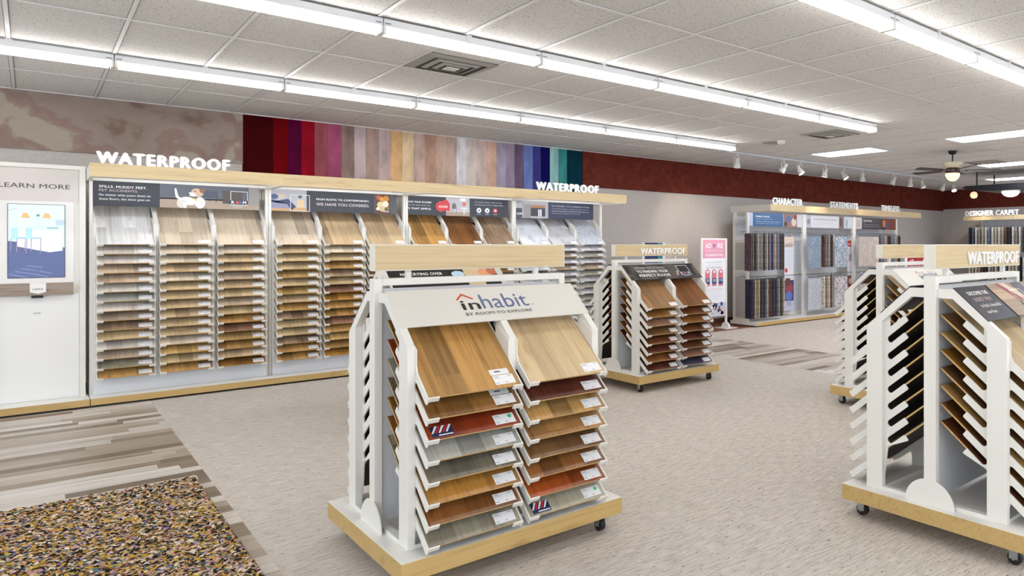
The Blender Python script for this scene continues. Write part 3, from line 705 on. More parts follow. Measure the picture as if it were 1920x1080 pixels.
# ------------------------------------------------------------------ wall bays
BW = 1.518; BX0 = .41; PY = 9.05; CY = 9.406   # bay width, first bay, post front, rear centre line
def sign_art(i, a, Wd, Hd):
    if i == 0:
        a.rect(0, 0, .52, Hd, DARK); a.rect(.52, .09, Wd, Hd, (92, 96, 108)); a.rect(.52, 0, Wd, .10, (168, 150, 134), False)
        a.text('SPILLS. MUDDY FEET.', .045, .178, .024, (236, 236, 236), .37, .03); a.text('PET ACCIDENTS.', .045, .142, .022, (196, 178, 176), .30, .02)
        a.text('No matter what pours down on', .045, .092, .028, (222, 226, 236), .40, .015); a.text('these floors, the show goes on.', .045, .052, .028, (222, 226, 220), .40, .015)
        a.rect(.85, .12, 1.02, .19, (70, 78, 98)); a.rect(1.06, .06, 1.24, .20, (84, 74, 72)); a.rect(1.3, 0.05, Wd, Hd, (150, 146, 146))
        for x in (.88, .94, 1.0): a.rect(x, .07, x + .006, .13, (60, 60, 66), False)
        # dog
        a.disc(.76, .075, .075, (232, 230, 226), .042, -.2); a.disc(.70, .05, .04, (222, 214, 206), .05); a.disc(.86, .06, .045, (240, 240, 240), .06)
        a.poly([(.64, .20), (.655, .205), (.675, .12), (.72, .09), (.69, .075), (.65, .11)], (238, 236, 234))
        a.poly([(.72, .0), (.74, .0), (.75, .06), (.71, .06)], (236, 234, 232)); a.poly([(.84, .0), (.87, .0), (.89, .07), (.83, .07)], (242, 242, 244))
        a.disc(.835, .165, .055, (206, 176, 150), .045, -.3); a.disc(.79, .145, .035, (240, 238, 236), .02, -.3); a.disc(.762, .148, .008, (40, 36, 40))
        a.disc(.815, .178, .006, (50, 36, 30)); a.poly([(.85, .20), (.91, .215), (.89, .155), (.86, .17)], (150, 104, 78)); a.poly([(.78, .11), (.83, .10), (.84, .07)], (222, 196, 110))
        room_logo(a, 1.13, .045, .16)
    elif i == 1:
        a.rect(0, 0, .36, Hd, (180, 180, 190)); a.rect(0, 0, .36, .04, (196, 156, 112)); a.rect(0, .03, .2, .12, (140, 140, 166)); a.poly([(0, .10), (.17, .14), (.25, .05), (.2, .01), (.16, .08), (0, .13)], (54, 66, 104))
        a.disc(.09, .17, .05, (206, 190, 172), .03); a.disc(.03, .16, .04, (70, 92, 130), .03); a.rect(.26, .04, .33, .13, (214, 190, 150)); a.disc(.29, .17, .02, (90, 100, 90))
        a.frame(.19, 0, .39, .19, .005, (250, 250, 250)); a.rect(.36, 0, 1.11, Hd, DARK); a.frame(.19, 0, .39, .19, .005, (250, 250, 250))
        a.text('FROM RUSTIC TO CONTEMPORARY,', .46, .135, .024, (238, 240, 244), .59, .03); a.text('WE HAVE YOU COVERED.', .46, .075, .032, (206, 198, 200), .59, .03)
        a.rect(1.125, .01, 1.30, Hd - .01, (96, 60, 44))
        for x, y, r, c in ((1.16, .2, .03, (196, 90, 60)), (1.2, .18, .03, (226, 160, 70)), (1.25, .19, .035, (214, 140, 60)), (1.18, .11, .04, (214, 196, 150)), (1.24, .12, .04, (232, 220, 196)), (1.2, .06, .035, (198, 180, 140)), (1.27, .07, .02, (120, 120, 60)), (1.15, .06, .02, (236, 230, 210))): a.disc(x, y, r, c)
        a.text('ROOM', 1.22, .02, .02, (250, 250, 250), .06, .02)
    elif i == 2:
        a.rect(0, 0, .5, Hd, DARK); a.text('OVE YOUR FLOORS', 0.003, .155, .022, (236, 236, 240), .30, .03); a.text('we will replace them free.', .003, .115, .018, (200, 204, 214), .29, .01); a.text("'S THAT SIMPLE.", .003, .07, .024, (240, 240, 244), .30, .03)
        a.rect(.5, 0, .83, Hd, (186, 182, 188)); a.rect(.5, 0, .83, .05, (160, 140, 124)); a.rect(.58, .04, .585, .12, (70, 66, 66)); a.rect(.64, .04, .645, .12, (70, 66, 66)); a.disc(.61, .13, .03, (110, 104, 104), .04); a.rect(.70, .1, .80, .11, (240, 240, 240)); a.rect(.745, .02, .755, .1, (240, 240, 240)); a.disc(.75, .16, .025, (206, 110, 84)); a.rect(.69, .20, .77, .24, (230, 230, 236))
        a.disc(.43, .12, .07, (200, 54, 58)); a.disc(.49, .16, .05, (206, 58, 62)); a.poly([(.38, .08), (.55, .06), (.55, .17), (.44, .18)], (204, 56, 60)); a.text('ADORE', .40, .105, .026, (250, 236, 236), .12, .03)
        a.rect(.83, 0, 1.40, Hd, (48, 50, 64)); a.text('STRESS-FREE OPTIONS', .90, .185, .020, (170, 160, 166), .40, .02); a.text('to make any room a happy space', .90, .15, .018, (220, 222, 230), .42, .01)
        for x, c in ((.96, (236, 238, 242)), (1.08, (228, 232, 242)), (1.2, (204, 60, 60))): a.disc(x, .085, .034, c); a.rect(x - .03, .03, x + .03, .036, (190, 194, 204))
        a.disc(.96, .085, .014, (90, 100, 130)); a.disc(1.08, .08, .012, (70, 90, 150)); a.rect(1.185, .075, 1.215, .1, (250, 220, 220))
    else:
        a.rect(0, 0, .53, Hd, (176, 174, 180)); a.rect(0, 0, .10, .14, (62, 66, 82)); a.frame(-.002, .02, .12, .22, .005, (70, 72, 84)); a.text('OM', .02, .045, .03, (240, 240, 244), .09, .03); a.rect(.13, 0, .24, .2, (150, 146, 146)); a.rect(.24, .03, .48, .15, (48, 50, 62)); a.rect(.24, .15, .48, .19, (168, 120, 84)); a.rect(.36, .03, .42, .13, (214, 216, 224)); a.rect(.385, .03, .392, .13, (50, 50, 60))
        a.rect(.53, 0, 1.33, Hd, (44, 48, 74)); a.text("NO MISTAKE - IT'S A STEPPING STONE", .59, .18, .018, (196, 198, 210), .66, .02)
        for q, s_ in enumerate(('Our beautiful collection of stone looks gives you the', 'LOOK OF NATURAL STONE AND TILE without the', 'maintenance and warmth of luxury vinyl.')): a.text(s_, .59, .14 - q * .034, .016, (190, 194, 208), (.64, .66, .5)[q], .01)
TONES = [
 [['bone white', 'whitewashed', 'whitewashed', 'beige', 'beige', 'whitewashed', 'silver grey', 'whitewashed', 'driftwood', 'taupe', 'wheat', 'whitewashed', 'driftwood', 'mushroom grey', 'honey'],
  ['light ash', 'light ash', 'light ash', 'sandy oak', 'light ash', 'wheat', 'wheat', 'sandy oak', 'sandy oak', 'wheat', 'sandy oak', 'light ash', 'ochre', 'wheat', 'honey'],
  ['light ash', 'light ash', 'sandy oak', 'sandy oak', 'driftwood', 'sandy oak', 'wheat', 'beige', 'wheat', 'honey', 'rose brown', 'ochre', 'honey', 'sandy oak', 'umber']],
 [['light ash', 'sandy oak', 'wheat', 'wheat', 'ochre', 'wheat', 'ochre', 'sandy oak', 'honey', 'taupe', 'wheat', 'wheat', 'taupe', 'honey', 'honey'],
  ['sandy oak', 'light ash', 'wheat', 'honey', 'taupe', 'wheat', 'rose brown', 'golden', 'honey', 'amber', 'rose brown', 'honey', 'ochre', 'honey', 'golden'],
  ['sandy oak', 'tan', 'honey', 'umber', 'walnut', 'chestnut', 'honey', 'tan', 'golden', 'umber', 'rose brown', 'honey', 'tan', 'golden', 'umber']],
 [['amber', 'honey', 'golden', 'tan', 'umber', 'amber', 'honey', 'golden', 'tan', 'umber', 'amber', 'honey', 'golden', 'tan', 'umber'],
  ['hickory', 'chestnut', 'tan', 'umber', 'hickory', 'chestnut', 'tan', 'umber', 'hickory', 'chestnut', 'tan', 'umber', 'hickory', 'chestnut', 'tan'],
  ['taupe', 'dark brown', 'driftwood', 'taupe', 'walnut', 'driftwood', 'taupe', 'walnut', 'driftwood', 'taupe', 'walnut', 'driftwood', 'taupe', 'walnut', 'driftwood']],
 [['white marble', 'silver grey', 'white marble', 'silver grey', 'pale stone', 'silver grey', 'pale stone', 'silver grey', 'pale stone', 'silver grey', 'pale stone', 'silver grey', 'pale stone', 'silver grey', 'pale stone'],
  ['pale stone', 'pale stone', 'driftwood', 'pale stone', 'driftwood', 'pale stone', 'silver grey', 'driftwood', 'pale stone', 'silver grey', 'driftwood', 'pale stone', 'silver grey', 'pale stone', 'silver grey'],
  ['terrazzo', 'pale stone', 'silver grey', 'pale stone', 'driftwood', 'silver grey', 'pale stone', 'silver grey', 'pale stone', 'silver grey', 'pale stone', 'silver grey', 'pale stone', 'silver grey', 'dark taupe']]]
BAYNAME = ['first wall bay', 'second wall bay', 'third wall bay', 'fourth wall bay']
BAYLAB = ['leftmost white wall sample bay with dog sign and big letters above', 'second white wall sample bay from left with bedroom and food sign',
          'third white wall sample bay with red heart sign above wood samples', 'fourth white wall sample bay holding grey stone samples, big letters above']
def canopy(t, x0, x1, mt=OAK, z0=2.165, z1=2.29, arms=(0, 1)):
    h = MB().box(x0, x1, 8.42, 8.445, z0, z1, WHITE, front=mt).build('header', t)
    for k in arms:
        xx = x0 if k == 0 else x1 - .03
        MB().box(xx, xx + .03, 8.445, CY + .03, z0, z1 - .008, CREAM).build('canopy_arm', t)
    m_ = MB().box(x0 + .05, x1 - .05, 8.45, 8.485, z1 - .05, z1 - .03, WHITE).build('unseen_light_bar', t)  # bar itself unseen; follows carpet bay glow, added over sample bays to brighten signs
    MB().box(x0 + .06, x1 - .06, 8.455, 8.480, z1 - .054, z1 - .0502, mat((236, 244, 255), .4, emis=20.0)).build('unseen_lit_strip', m_)
    return h
for i in range(4):
    x0 = BX0 + BW * i; x1 = x0 + BW
    t = thing('wall_display', BAYLAB[i], 'display unit', (0, 0, 0), 0, 'floor sample bays along the long wall')
    MB().box(x0 + .001, x1 - .001, 8.78, CY + .03, .022, .085, WHITE, top=WHITE, front=OAKB).build('platform', t)
    MB().box(x0 + .001, x1 - .001, 8.83, CY + .03, 0, .022, BLACK).build('toe_kick', t)
    for xx in (x0 + .002, x1 - .028):
        MB().box(xx, xx + .026, PY, PY + .05, .085, 2.165, WHITE).build('post', t)
        MB().box(xx, xx + .026, CY - .03, CY + .03, .085, 2.165, WHITE).build('post', t)
    MB().box(x0 + .028, x1 - .028, PY, PY + .05, 2.172 - .0, 2.2, WHITE).build('top_rail', t)
    MB().box(x0 + .028, x1 - .028, CY - .008, CY + .008, .085, 2.0, PANEL).build('back_panel', t)
    MB().box(x0 + .028, x1 - .028, CY - .40, CY - .385, .085, .30, PANEL).build('kick_panel', t)
    h = canopy(t, x0 - (.0 if i else .02), x1)
    cw = (BW - .056) / 3; P, zt, n = .0924, 1.545, 15
    for c in range(4):
        xc = x0 + .028 + cw * c
        a_, b_ = (xc, xc + .02) if c == 0 else (xc - .02, xc) if c == 3 else (xc - .017, xc + .017)
        m_ = MB(); side_frame(m_, a_, b_, zt, .085, -1, u_in=.01)
        sf = m_.build('side_frame', t, (0, CY, 0))
        for d_ in ([1] if c == 0 else [-1] if c == 3 else [-1, 1]):
            p0, p1 = (b_, b_ + .006) if d_ > 0 else (a_ - .006, a_)
            m_ = MB(); m_.prism([(-u, z) for u, z in finger_plate(n, zt, .2, P)], p0, p1, WHITE, 'X')
            lips(m_, n, zt, P, *((p1 - .001, p1 + .045) if d_ > 0 else (p0 - .045, p0 + .001)), -1)
            m_.build('slotted_bracket', t, (0, CY, 0))
    for c in range(3):
        xa = x0 + .028 + cw * c + .026; xb = x0 + .028 + cw * (c + 1) - .026
        for k, tn in enumerate(TONES[i][c]):
            board(tn, (xa + xb) / 2, CY - .522, zt - P * k - .004, xb - xa, -1,
                  f'{tn} sample board, {ORD[k]} slot from top, {ORD[c]} column of the {BAYNAME[i]}', f'sample boards in the {BAYNAME[i]}',
                  'plain')
    Wd, Hd = (1.40, 1.38, 1.40, 1.33)[i], .245
    s_ = MB().box(x0 + .03, x0 + .03 + Wd, PY + .012, PY + .02, 1.928, 1.928 + Hd, mat((80, 82, 92), .4)).build('sign_panel', t)
    a = Art(FRONT(x0 + .03, PY + .012, 1.928)); sign_art(i, a, Wd, Hd); a.build('sign_print', s_)
    if i in (0, 3):
        a = Art(FRONT(.44 if i == 0 else 4.96, 8.42 + .02, 0)); a.text('WATERPROOF', 0, 2.29, .105, BRIGHT, 1.01, .08, depth=.02); a.build('lettering', h)

# ------------------------------------------------------------------ learn more kiosk
t = thing('touchscreen_kiosk', 'white information kiosk with kitchen picture screen at left edge', 'kiosk', (0, 0, 0))
KX0, KX1 = -.26, .385
MB().box(KX0 - .6, KX1 + .02, 8.78, CY + .03, .022, .085, WHITE, top=WHITE, front=OAKB).build('platform', t)
MB().box(KX0 - .6, KX1 + .02, 8.83, CY + .03, 0, .022, BLACK).build('toe_kick', t)
m_ = MB(); m_.box(KX0, KX1, 9.04, CY, .085, 2.30, WHITE); m_.box(KX1 - .045, KX1, 9.02, 9.04, .085, 2.30, WHITE); m_.box(KX0, KX0 + .045, 9.02, 9.04, .085, 2.30, WHITE); m_.box(KX0 + .045, KX1 - .045, 9.02, 9.04, 2.262, 2.30, WHITE)
m_.build('cabinet', t)
o = MB().box(KX0 + .045, KX1 - .052, 9.034, 9.04, 1.95, 2.258, mat((218, 210, 206), .5)).build('sign_panel', t)
a = Art(FRONT(0, 9.033, 0)); a.text('LEARN MORE', -.212, 2.072, .042, (84, 78, 78), .485, .01); a.build('lettering', o)
MB().box(KX0 + .045, KX1 - .085, 9.03, 9.04, 1.10, 1.95, mat((238, 236, 234), .4)).build('upper_panel', t)
MB().box(KX0 + .045, KX1 - .047, 9.034, 9.04, .09, 1.078, mat((236, 236, 236), .4)).build('door_panel', t)
scn = MB().box(-.153, .238, 9.026, 9.03, 1.234, 1.922, BLACK).build('screen', t)
a = Art(FRONT(-.149, 9.026, 1.238)); E_ = dict(emis=.36)
a.rect(0, 0, .383, .68, (196, 222, 236), **E_); a.rect(0, 0, .383, .28, (84, 96, 136), **E_)
for q in range(6): a.poly([(.0 + .04 * q, .03 + .025 * (q % 4)), (.12 + .035 * q, .0 + .03 * (q % 4)), (.13 + .035 * q, .008 + .03 * (q % 4)), (.01 + .04 * q, .04 + .025 * (q % 4))], (110, 124, 164), **E_)
a.poly([(.0, .26), (.28, .235), (.37, .26), (.37, .30), (0, .34)], (84, 96, 136), **E_)
a.poly([(.06, .44), (.36, .43), (.37, .25), (.28, .235), (.06, .29)], (226, 240, 246), **E_); a.poly([(.28, .43), (.36, .42), (.37, .25), (.28, .235)], (206, 226, 236), **E_)
for x in (.02, .115):
    a.poly([(x, .36), (x + .045, .355), (x + .045, .46), (x, .46)], (160, 200, 222), **E_); a.rect(x + .045, .36, x + .11, .375, (150, 176, 200), **E_)
    for dx in (0, .04, .105): a.line(x + dx, .36, x + dx - .004, .25 - dx * .2, .006, (150, 130, 160), **E_)
for x in (.085, .23): a.poly([(x, .555), (x + .06, .553), (x + .045, .60), (x + .015, .602)], (206, 170, 110), **E_)
a.rect(.19, .46, .21, .59, (190, 206, 210), **E_); a.disc(.2, .58, .012, (110, 140, 120), **E_); a.rect(.32, .49, .383, .54, (170, 190, 200), **E_); a.rect(.26, .46, .34, .468, (120, 130, 140), **E_); a.line(.0, .62, .06, .64, .004, (160, 150, 140), **E_)
a.build('picture', scn)
sh = MB().box(-.205, .296, 8.99, 9.03, 1.072, 1.186, wood((150, 136, 126), .5, .2, 2, .8, 'XZ')).build('ledge', t)
a = Art(FRONT(-.205, 8.99, 1.072)); a.poly([(.20, .114), (.20, .03), (.255, .014), (.31, .03), (.31, .114)], (240, 240, 240)); a.text('HERE', .22, .05, .016, (80, 80, 84), .07, .01); a.build('arrow_tab', sh)
MB().box(.005, .085, 8.995, 9.03, 1.048, 1.070, BLACK).build('card_slot', t)
a = Art(FRONT(0, 9.033, 0)); a.text('ROOM', .022, .895, .016, (130, 130, 136), .045, .01); a.build('small_logo', t)

# ------------------------------------------------------------------ banners
def banner(x0, x1, y, z0, z1, label, head, dark_text, text_ok=True):
    t = thing('banner_stand', label, 'banner', (0, 0, 0), 0, 'free standing banners')
    bd = MB().box(x0, x1, y, y + .012, z0, z1, mat((240, 242, 246), .4)).build('banner_board', t)
    m_ = MB()
    m_.box(x1 - .022, x1 + .016, y - .008, y + .024, .02, z1, WHITE); m_.box(x0 - .016, x0 + .01, y - .008, y + .024, .02, z1, WHITE); m_.build('pole', t)
    for xx in (x0 - .003, x1 - .003):
        f = MB(); f.prism([(y + .008 + .10 * math.cos(a_), .012 + .10 * math.sin(a_)) for a_ in [math.pi * i / 12 for i in range(13)]], xx - .02, xx + .02, WHITE, 'X')
        f.box(xx - .15, xx + .15, y - .16, y + .18, .0005, .012, WHITE); f.build('foot', t)
    W_ = x1 - x0; Hh = z1 - z0
    a = Art(FRONT(x0, y, z0)); a.rect(.03, Hh * .745, W_ - .03, Hh - (.025 if text_ok else .002), head)
    if not text_ok: a.rect(W_ * .7, Hh * .745, W_ - .03, Hh - .002, (40, 130, 140))
    if text_ok:
        a.text('AD', .10, Hh * .875, .085, (250, 246, 248), .15, .03); a.text('RE', W_ - .22, Hh * .875, .085, (250, 246, 248), .13, .03)
        hx, hy = W_ * .5 + .0, Hh * .875 + .03; a.poly([(hx, hy - .03), (hx + .04, hy + .025), (hx + .02, hy + .045), (hx, hy + .03), (hx - .02, hy + .045), (hx - .04, hy + .025)], (140, 120, 176))
        a.text('YOUR FLOOR', .10, Hh * .825, .04, (238, 210, 222), W_ - .19, .01); a.text('GUARANTEE', .10, Hh * .77, .045, (252, 246, 250), W_ - .19, .04)
    a.text('LOVE YOUR FLOORS', .12, Hh * .685, .026, (176, 180, 196), W_ - .24, .0); a.text("or we'll replace them free.", .12, Hh * .65, .022, (196, 198, 208), W_ - .24); a.text("IT'S THAT SIMPLE.", .12, Hh * .615, .028, (150, 154, 174), W_ - .24, .01)
    for q, nn in enumerate(('25', '20', '15')):
        cx = .15 + q * (W_ - .30) / 2
        a.rect(cx - .055, Hh * .39, cx + .055, Hh * .565, (226, 120, 136)); a.disc(cx, Hh * .565, .055, (226, 120, 136)); a.disc(cx, Hh * .572, .026, (240, 240, 246)); a.rect(cx - .055, Hh * .415, cx + .055, Hh * .49, (60, 80, 124)); a.text(nn, cx - .035, Hh * .45, .04, (240, 242, 248), .07, .03)
    for q in range(6): a.rect(.10, Hh * (.35 - .025 * q), W_ - .10 - .03 * (q % 3), Hh * (.353 - .025 * q), (206, 206, 216) if q else (214, 150, 160), False)
    rr = random.Random(3)
    a.rect(.03, .02, W_ - .03, Hh * .17, (196, 200, 214))
    for q in range(22): a.disc(.06 + rr.random() * (W_ - .12), .05 + rr.random() * (Hh * .17 - .07), .02 + .025 * rr.random(), rr.choice([(52, 70, 120), (70, 84, 130), (224, 226, 234), (226, 180, 176), (90, 60, 60), (240, 240, 244)]), up=(q % 6 == 0))
    a.build('banner_print', bd)
banner(8.69, 9.325, 9.10, .235, 1.66, 'white banner stand with pink heading beside the carpet display', (226, 160, 186), True)
banner(7.27, 7.72, 9.0, .235, 1.578, 'white banner with blue and teal top, behind the middle rack', (30, 44, 90), False, False)
banner(11.15, 11.95, 6.45, .10, 1.35, 'white banner with red heading seen behind the rear right rack', (176, 34, 36), True)

# ------------------------------------------------------------------ carpet displays
def slab_mat(c, c2, scale=40, amt=.42): return speckle(c, c2, scale, amt, .95, .3)
CT = [('navy', (44, 46, 66)), ('charcoal', (58, 56, 60)), ('plum brown', (96, 74, 80)), ('grey green', (120, 128, 116)), ('slate', (104, 108, 122)), ('rose taupe', (148, 120, 118)), ('olive', (110, 104, 78)),
      ('cocoa', (92, 68, 56)), ('stone', (160, 150, 140)), ('blue grey', (118, 128, 148)), ('sand', (186, 166, 136)), ('oatmeal', (196, 182, 162)), ('mauve', (150, 130, 140)), ('ivory', (222, 214, 202))]
CTM = {n_: slab_mat(c, sc(c, .6)) for n_, c in CT}
_sl = {}
def slab(x, y0, y1, z0, z1, tone, label, grp, th=.022, axis='X', bind=True):
    me_k = (tone, round(y1 - y0, 3), round(z1 - z0, 3), th, axis)
    if me_k not in _sl:
        m_ = MB(); L_ = y1 - y0; Hh = z1 - z0
        mt = CTM[tone] if tone in CTM else tone
        if axis == 'X': m_.box(-th / 2, th / 2, 0, L_, -Hh, 0, mt)
        else: m_.box(0, L_, -th / 2, th / 2, -Hh, 0, mt)
        _sl[me_k] = m_.mesh('carpet_sample')
    o = put(_sl[me_k], 'carpet_sample', None, (x, y0, z1) if axis == 'X' else (y0, x, z1)); tag(o, label, 'carpet sample', grp)
    hk = ('hook', axis, round(y1 - y0, 2))
    if hk not in _sl:
        m_ = MB()
        if axis == 'X': m_.box(-.004, .004, .0, y1 - y0, -.03, .012, METAL); m_.box(-.004, .004, .02, .03, .0, .045, METAL)
        else: m_.box(.0, y1 - y0, -.016, -.012, -.02, .012, METAL); m_.box(.02, .03, -.004, .004, .0, .045, METAL)
        _sl[hk] = m_.mesh('hanger')
    put(_sl[hk], 'hanger', o)
    return o
CBX = [9.85, 11.60, 13.40, 15.22]
CLAB = ['carpet wall bay nearest the pink banner, with blue sign', 'middle carpet wall bay with white sign', 'right carpet wall bay with dark sign, partly hidden by racks']
for i in range(3):
    x0, x1 = CBX[i], CBX[i + 1]
    t = thing('carpet_display', CLAB[i], 'display unit', (0, 0, 0), 0, 'carpet bays along the long wall')
    MB().box(x0 + .001 - (.05 if i == 0 else 0), x1 - .001, 8.76, CY + .05, .02, .085, WHITE, top=WHITE, front=OAKB).build('platform', t)
    MB().box(x0 + .01, x1 - .01, 8.82, CY + .03, 0, .02, BLACK).build('toe_kick', t)
    for xx in (x0 + .002, x1 - .052):
        MB().box(xx, xx + .05, PY, PY + .05, .085, 2.165, WHITE).build('post', t); MB().box(xx, xx + .05, CY - .03, CY + .03, .085, 2.165, WHITE).build('post', t)
    bp = MB(); bp.box(x0 + .052, x1 - .052, CY + .005, CY + .012, .085, 2.1, PANEL)
    for z in (.085, .92, 1.62): bp.box(x0 + .052, x1 - .052, CY - .02, CY + .005, z, z + .06, WHITE)
    bp.build('back_panel', t)
    for z0_, z1_ in ((.15, .92), (1.08, 1.62)):
        MB().box(x1 - .40, x1 - .07, CY - .03, CY - .021, z0_, z1_, mat((168, 166, 168), .6)).build('shelf_panel', t)
        if i == 0: MB().box(x0 + .006, x0 + .012, PY + .06, CY - .04, z0_, z1_, mat((186, 182, 180), .6)).build('side_panel', t)
    canopy(t, x0 - (.06 if i == 0 else 0), x1, OAK, arms=(0,) if i == 0 else ())
    if i == 0:
        for z0_, z1_ in ((.085, .14), (1.0, 1.06), (1.58, 1.64)): MB().box(x0 + .002, x0 + .02, PY + .05, CY - .03, z0_, z1_, CREAM).build('side_rail', t)
    s_ = MB().box(x0 + .055, x1 - .055, PY + .02, PY + .028, 1.90, 2.16, mat((190, 190, 200), .4)).build('sign_panel', t)
    Wd, Hd = x1 - x0 - .11, .26
    a = Art(FRONT(x0 + .055, PY + .02, 1.90))
    if i == 0:
        a.rect(.0, 0, .12, Hd, (196, 206, 226)); a.rect(.12, 0, 1.02, Hd, (62, 104, 150)); a.text('DURABILITY DEFINED.', .2, .175, .03, (240, 244, 250), .42, .04); a.text('CARPET FOR EVERY STYLE', .2, .13, .022, (170, 200, 226), .5, .01); a.text('Tested to handle the busiest of homes', .2, .085, .022, (214, 226, 240), .74, .02); a.text('for beautiful rooms you can enjoy.', .2, .045, .022, (214, 226, 240), .7, .02)
        a.rect(1.04, 0, 1.46, Hd, (150, 110, 104)); a.disc(1.2, .16, .09, (84, 104, 150), .06); a.disc(1.36, .1, .08, (206, 190, 180), .08); a.disc(1.1, .06, .05, (70, 60, 70)); a.disc(1.4, .2, .05, (120, 60, 50)); a.rect(1.46, 0, Wd, Hd, (206, 206, 214))
    elif i == 1:
        a.rect(0, 0, .22, Hd, (190, 186, 200)); a.disc(.1, .13, .06, (150, 140, 160)); a.rect(.18, 0, 1.18, Hd, (226, 222, 226)); a.text('LET YOUR FLOORS DO THE TALKING', .27, .165, .026, (84, 84, 94), .82, .02); a.text('Bring personality to each room of your', .27, .10, .02, (180, 180, 188), .7); a.text('home with style.', .27, .06, .02, (180, 180, 188), .34)
        a.rect(1.18, 0, 1.36, Hd, (132, 104, 96)); a.disc(1.25, .14, .05, (84, 60, 60), .1); a.rect(1.36, 0, Wd, Hd, (196, 204, 210)); a.rect(1.44, .03, 1.5, .2, (150, 160, 180))
    else:
        a.rect(0, 0, .26, Hd, (186, 172, 168)); a.frame(.02, .02, .24, .24, .01, (240, 240, 240)); a.rect(.27, 0, 1.25, Hd, (58, 52, 56)); a.text('THOUGHTFUL', .33, .175, .032, (236, 232, 232), .36, .04); a.text('STYLE', .33, .135, .02, (190, 184, 184)); a.text('A beautiful foundation for every', .33, .09, .022, (206, 200, 200), .66, .02); a.text('space, today and for years to come.', .33, .045, .022, (206, 200, 200), .74, .02); a.disc(1.2, .14, .07, (206, 110, 60), .09); a.rect(1.25, 0, Wd, Hd, (120, 60, 50)); a.disc(1.34, .1, .08, (70, 80, 110))
    a.build('sign_print', s_)
    rl = MB()
    for z in (.925, 1.795): rl.tube((x0 + .06, PY + .015, z), (x1 - .06, PY + .015, z), .008, .008, METAL, 8); rl.tube((x0 + .2, PY + .015, z), (x0 + .2, CY, z), .006, .006, METAL, 8); rl.tube((x1 - .2, PY + .015, z), (x1 - .2, CY, z), .006, .006, METAL, 8)
    rl.build('hanging_rail', t)
    tx = ('CHARACTER', 'STATEMENTS', 'TIMELESS')[i]
    lx0, lx1 = ((1448, 1503), (1556, 1607), (1652, 1685))[i]
    xa, xb = tpx(lx0) * 8.44, tpx(lx1) * 8.44
    a = Art(FRONT(xa, 8.44, 0)); a.text(tx, 0, 2.29, .12, BRIGHT, xb - xa, .05, depth=.02); a.build('lettering', t)
rr = random.Random(5)
def rack_row(px0, px1, yf, ztop, zbot, n, where, depth=.17, pal=None):
    xa, xb = tpx(px0) * yf, tpx(px1) * yf
    for k in range(n):
        x = xa + (xb - xa) * (k + .5) / n
        tn = pal[k % len(pal)] if pal else CT[(k * 5 + rr.randrange(3)) % 12][0]
        slab(x, yf, yf + depth, zbot, ztop, tn, f'{tn} carpet sample seen edge on, {ORD[k]} from left, {where}', f'carpet samples, {where}', th=min(.03, (xb - xa) / n * .62))
rack_row(1408, 1471, 8.86, 1.75, 1.05, 20, 'upper rack of first carpet bay')
rack_row(1409, 1472, 8.86, .88, .15, 20, 'lower rack of first carpet bay')
SAND = slab_mat((192, 184, 178), (158, 156, 160), 60, .46); BLUEW = slab_mat((150, 158, 172), (120, 132, 150), 50, .5); SPK = slab_mat((206, 202, 204), (120, 142, 160), 38, .47); SPK2 = slab_mat((212, 204, 206), (130, 116, 122), 36, .42); LGREY = slab_mat((186, 190, 196), (168, 172, 180), 60, .48); BEIG = slab_mat((194, 182, 172), (184, 172, 162), 8, .48)
for (z1_, z0_, m1, n1, m2, n2, lv) in ((1.745, 1.06, BLUEW, 'blue grey woven', SPK, 'teal speckled', 'upper'), (.88, .20, LGREY, 'pale grey woven', SPK2, 'mauve speckled', 'lower')):
    a0, a1 = tpx(1515) * 8.86, tpx(1539) * 8.86
    slab(8.86, a0, a1, z0_, z1_, m1, f'large {n1} carpet sample facing out, {lv} rack of middle carpet bay', 'face out carpet samples', axis='Y')
    rack_row(1545, 1563, 8.86, z1_, z0_ + .01, 6, f'{lv} rack of middle carpet bay', pal=['cocoa', 'rose taupe', 'slate', 'sand', 'charcoal', 'cocoa'] if lv == 'upper' else ['ivory', 'rose taupe', 'sand', 'ivory', 'cocoa', 'stone'])
    a0, a1 = tpx(1565) * 8.86, tpx(1588) * 8.86
    slab(8.86, a0, a1, z0_, z1_, m2, f'{n2} carpet sample facing out, {lv} rack of middle carpet bay', 'face out carpet samples', axis='Y')
a0, a1 = tpx(1610) * 8.86, tpx(1647) * 8.86
slab(8.86, a0, a1, 1.06, 1.745, BEIG, 'large plain beige carpet sample facing out in right carpet bay', 'face out carpet samples', axis='Y')
rack_row(1650, 1689, 8.86, 1.745, 1.06, 14, 'upper rack of right carpet bay', pal=['slate', 'stone', 'blue grey', 'oatmeal', 'sand', 'cocoa', 'navy'])
slab(8.86, a0, a1, .20, .88, SAND, 'plain sand carpet sample facing out, lower rack of right carpet bay', 'face out carpet samples', axis='Y')
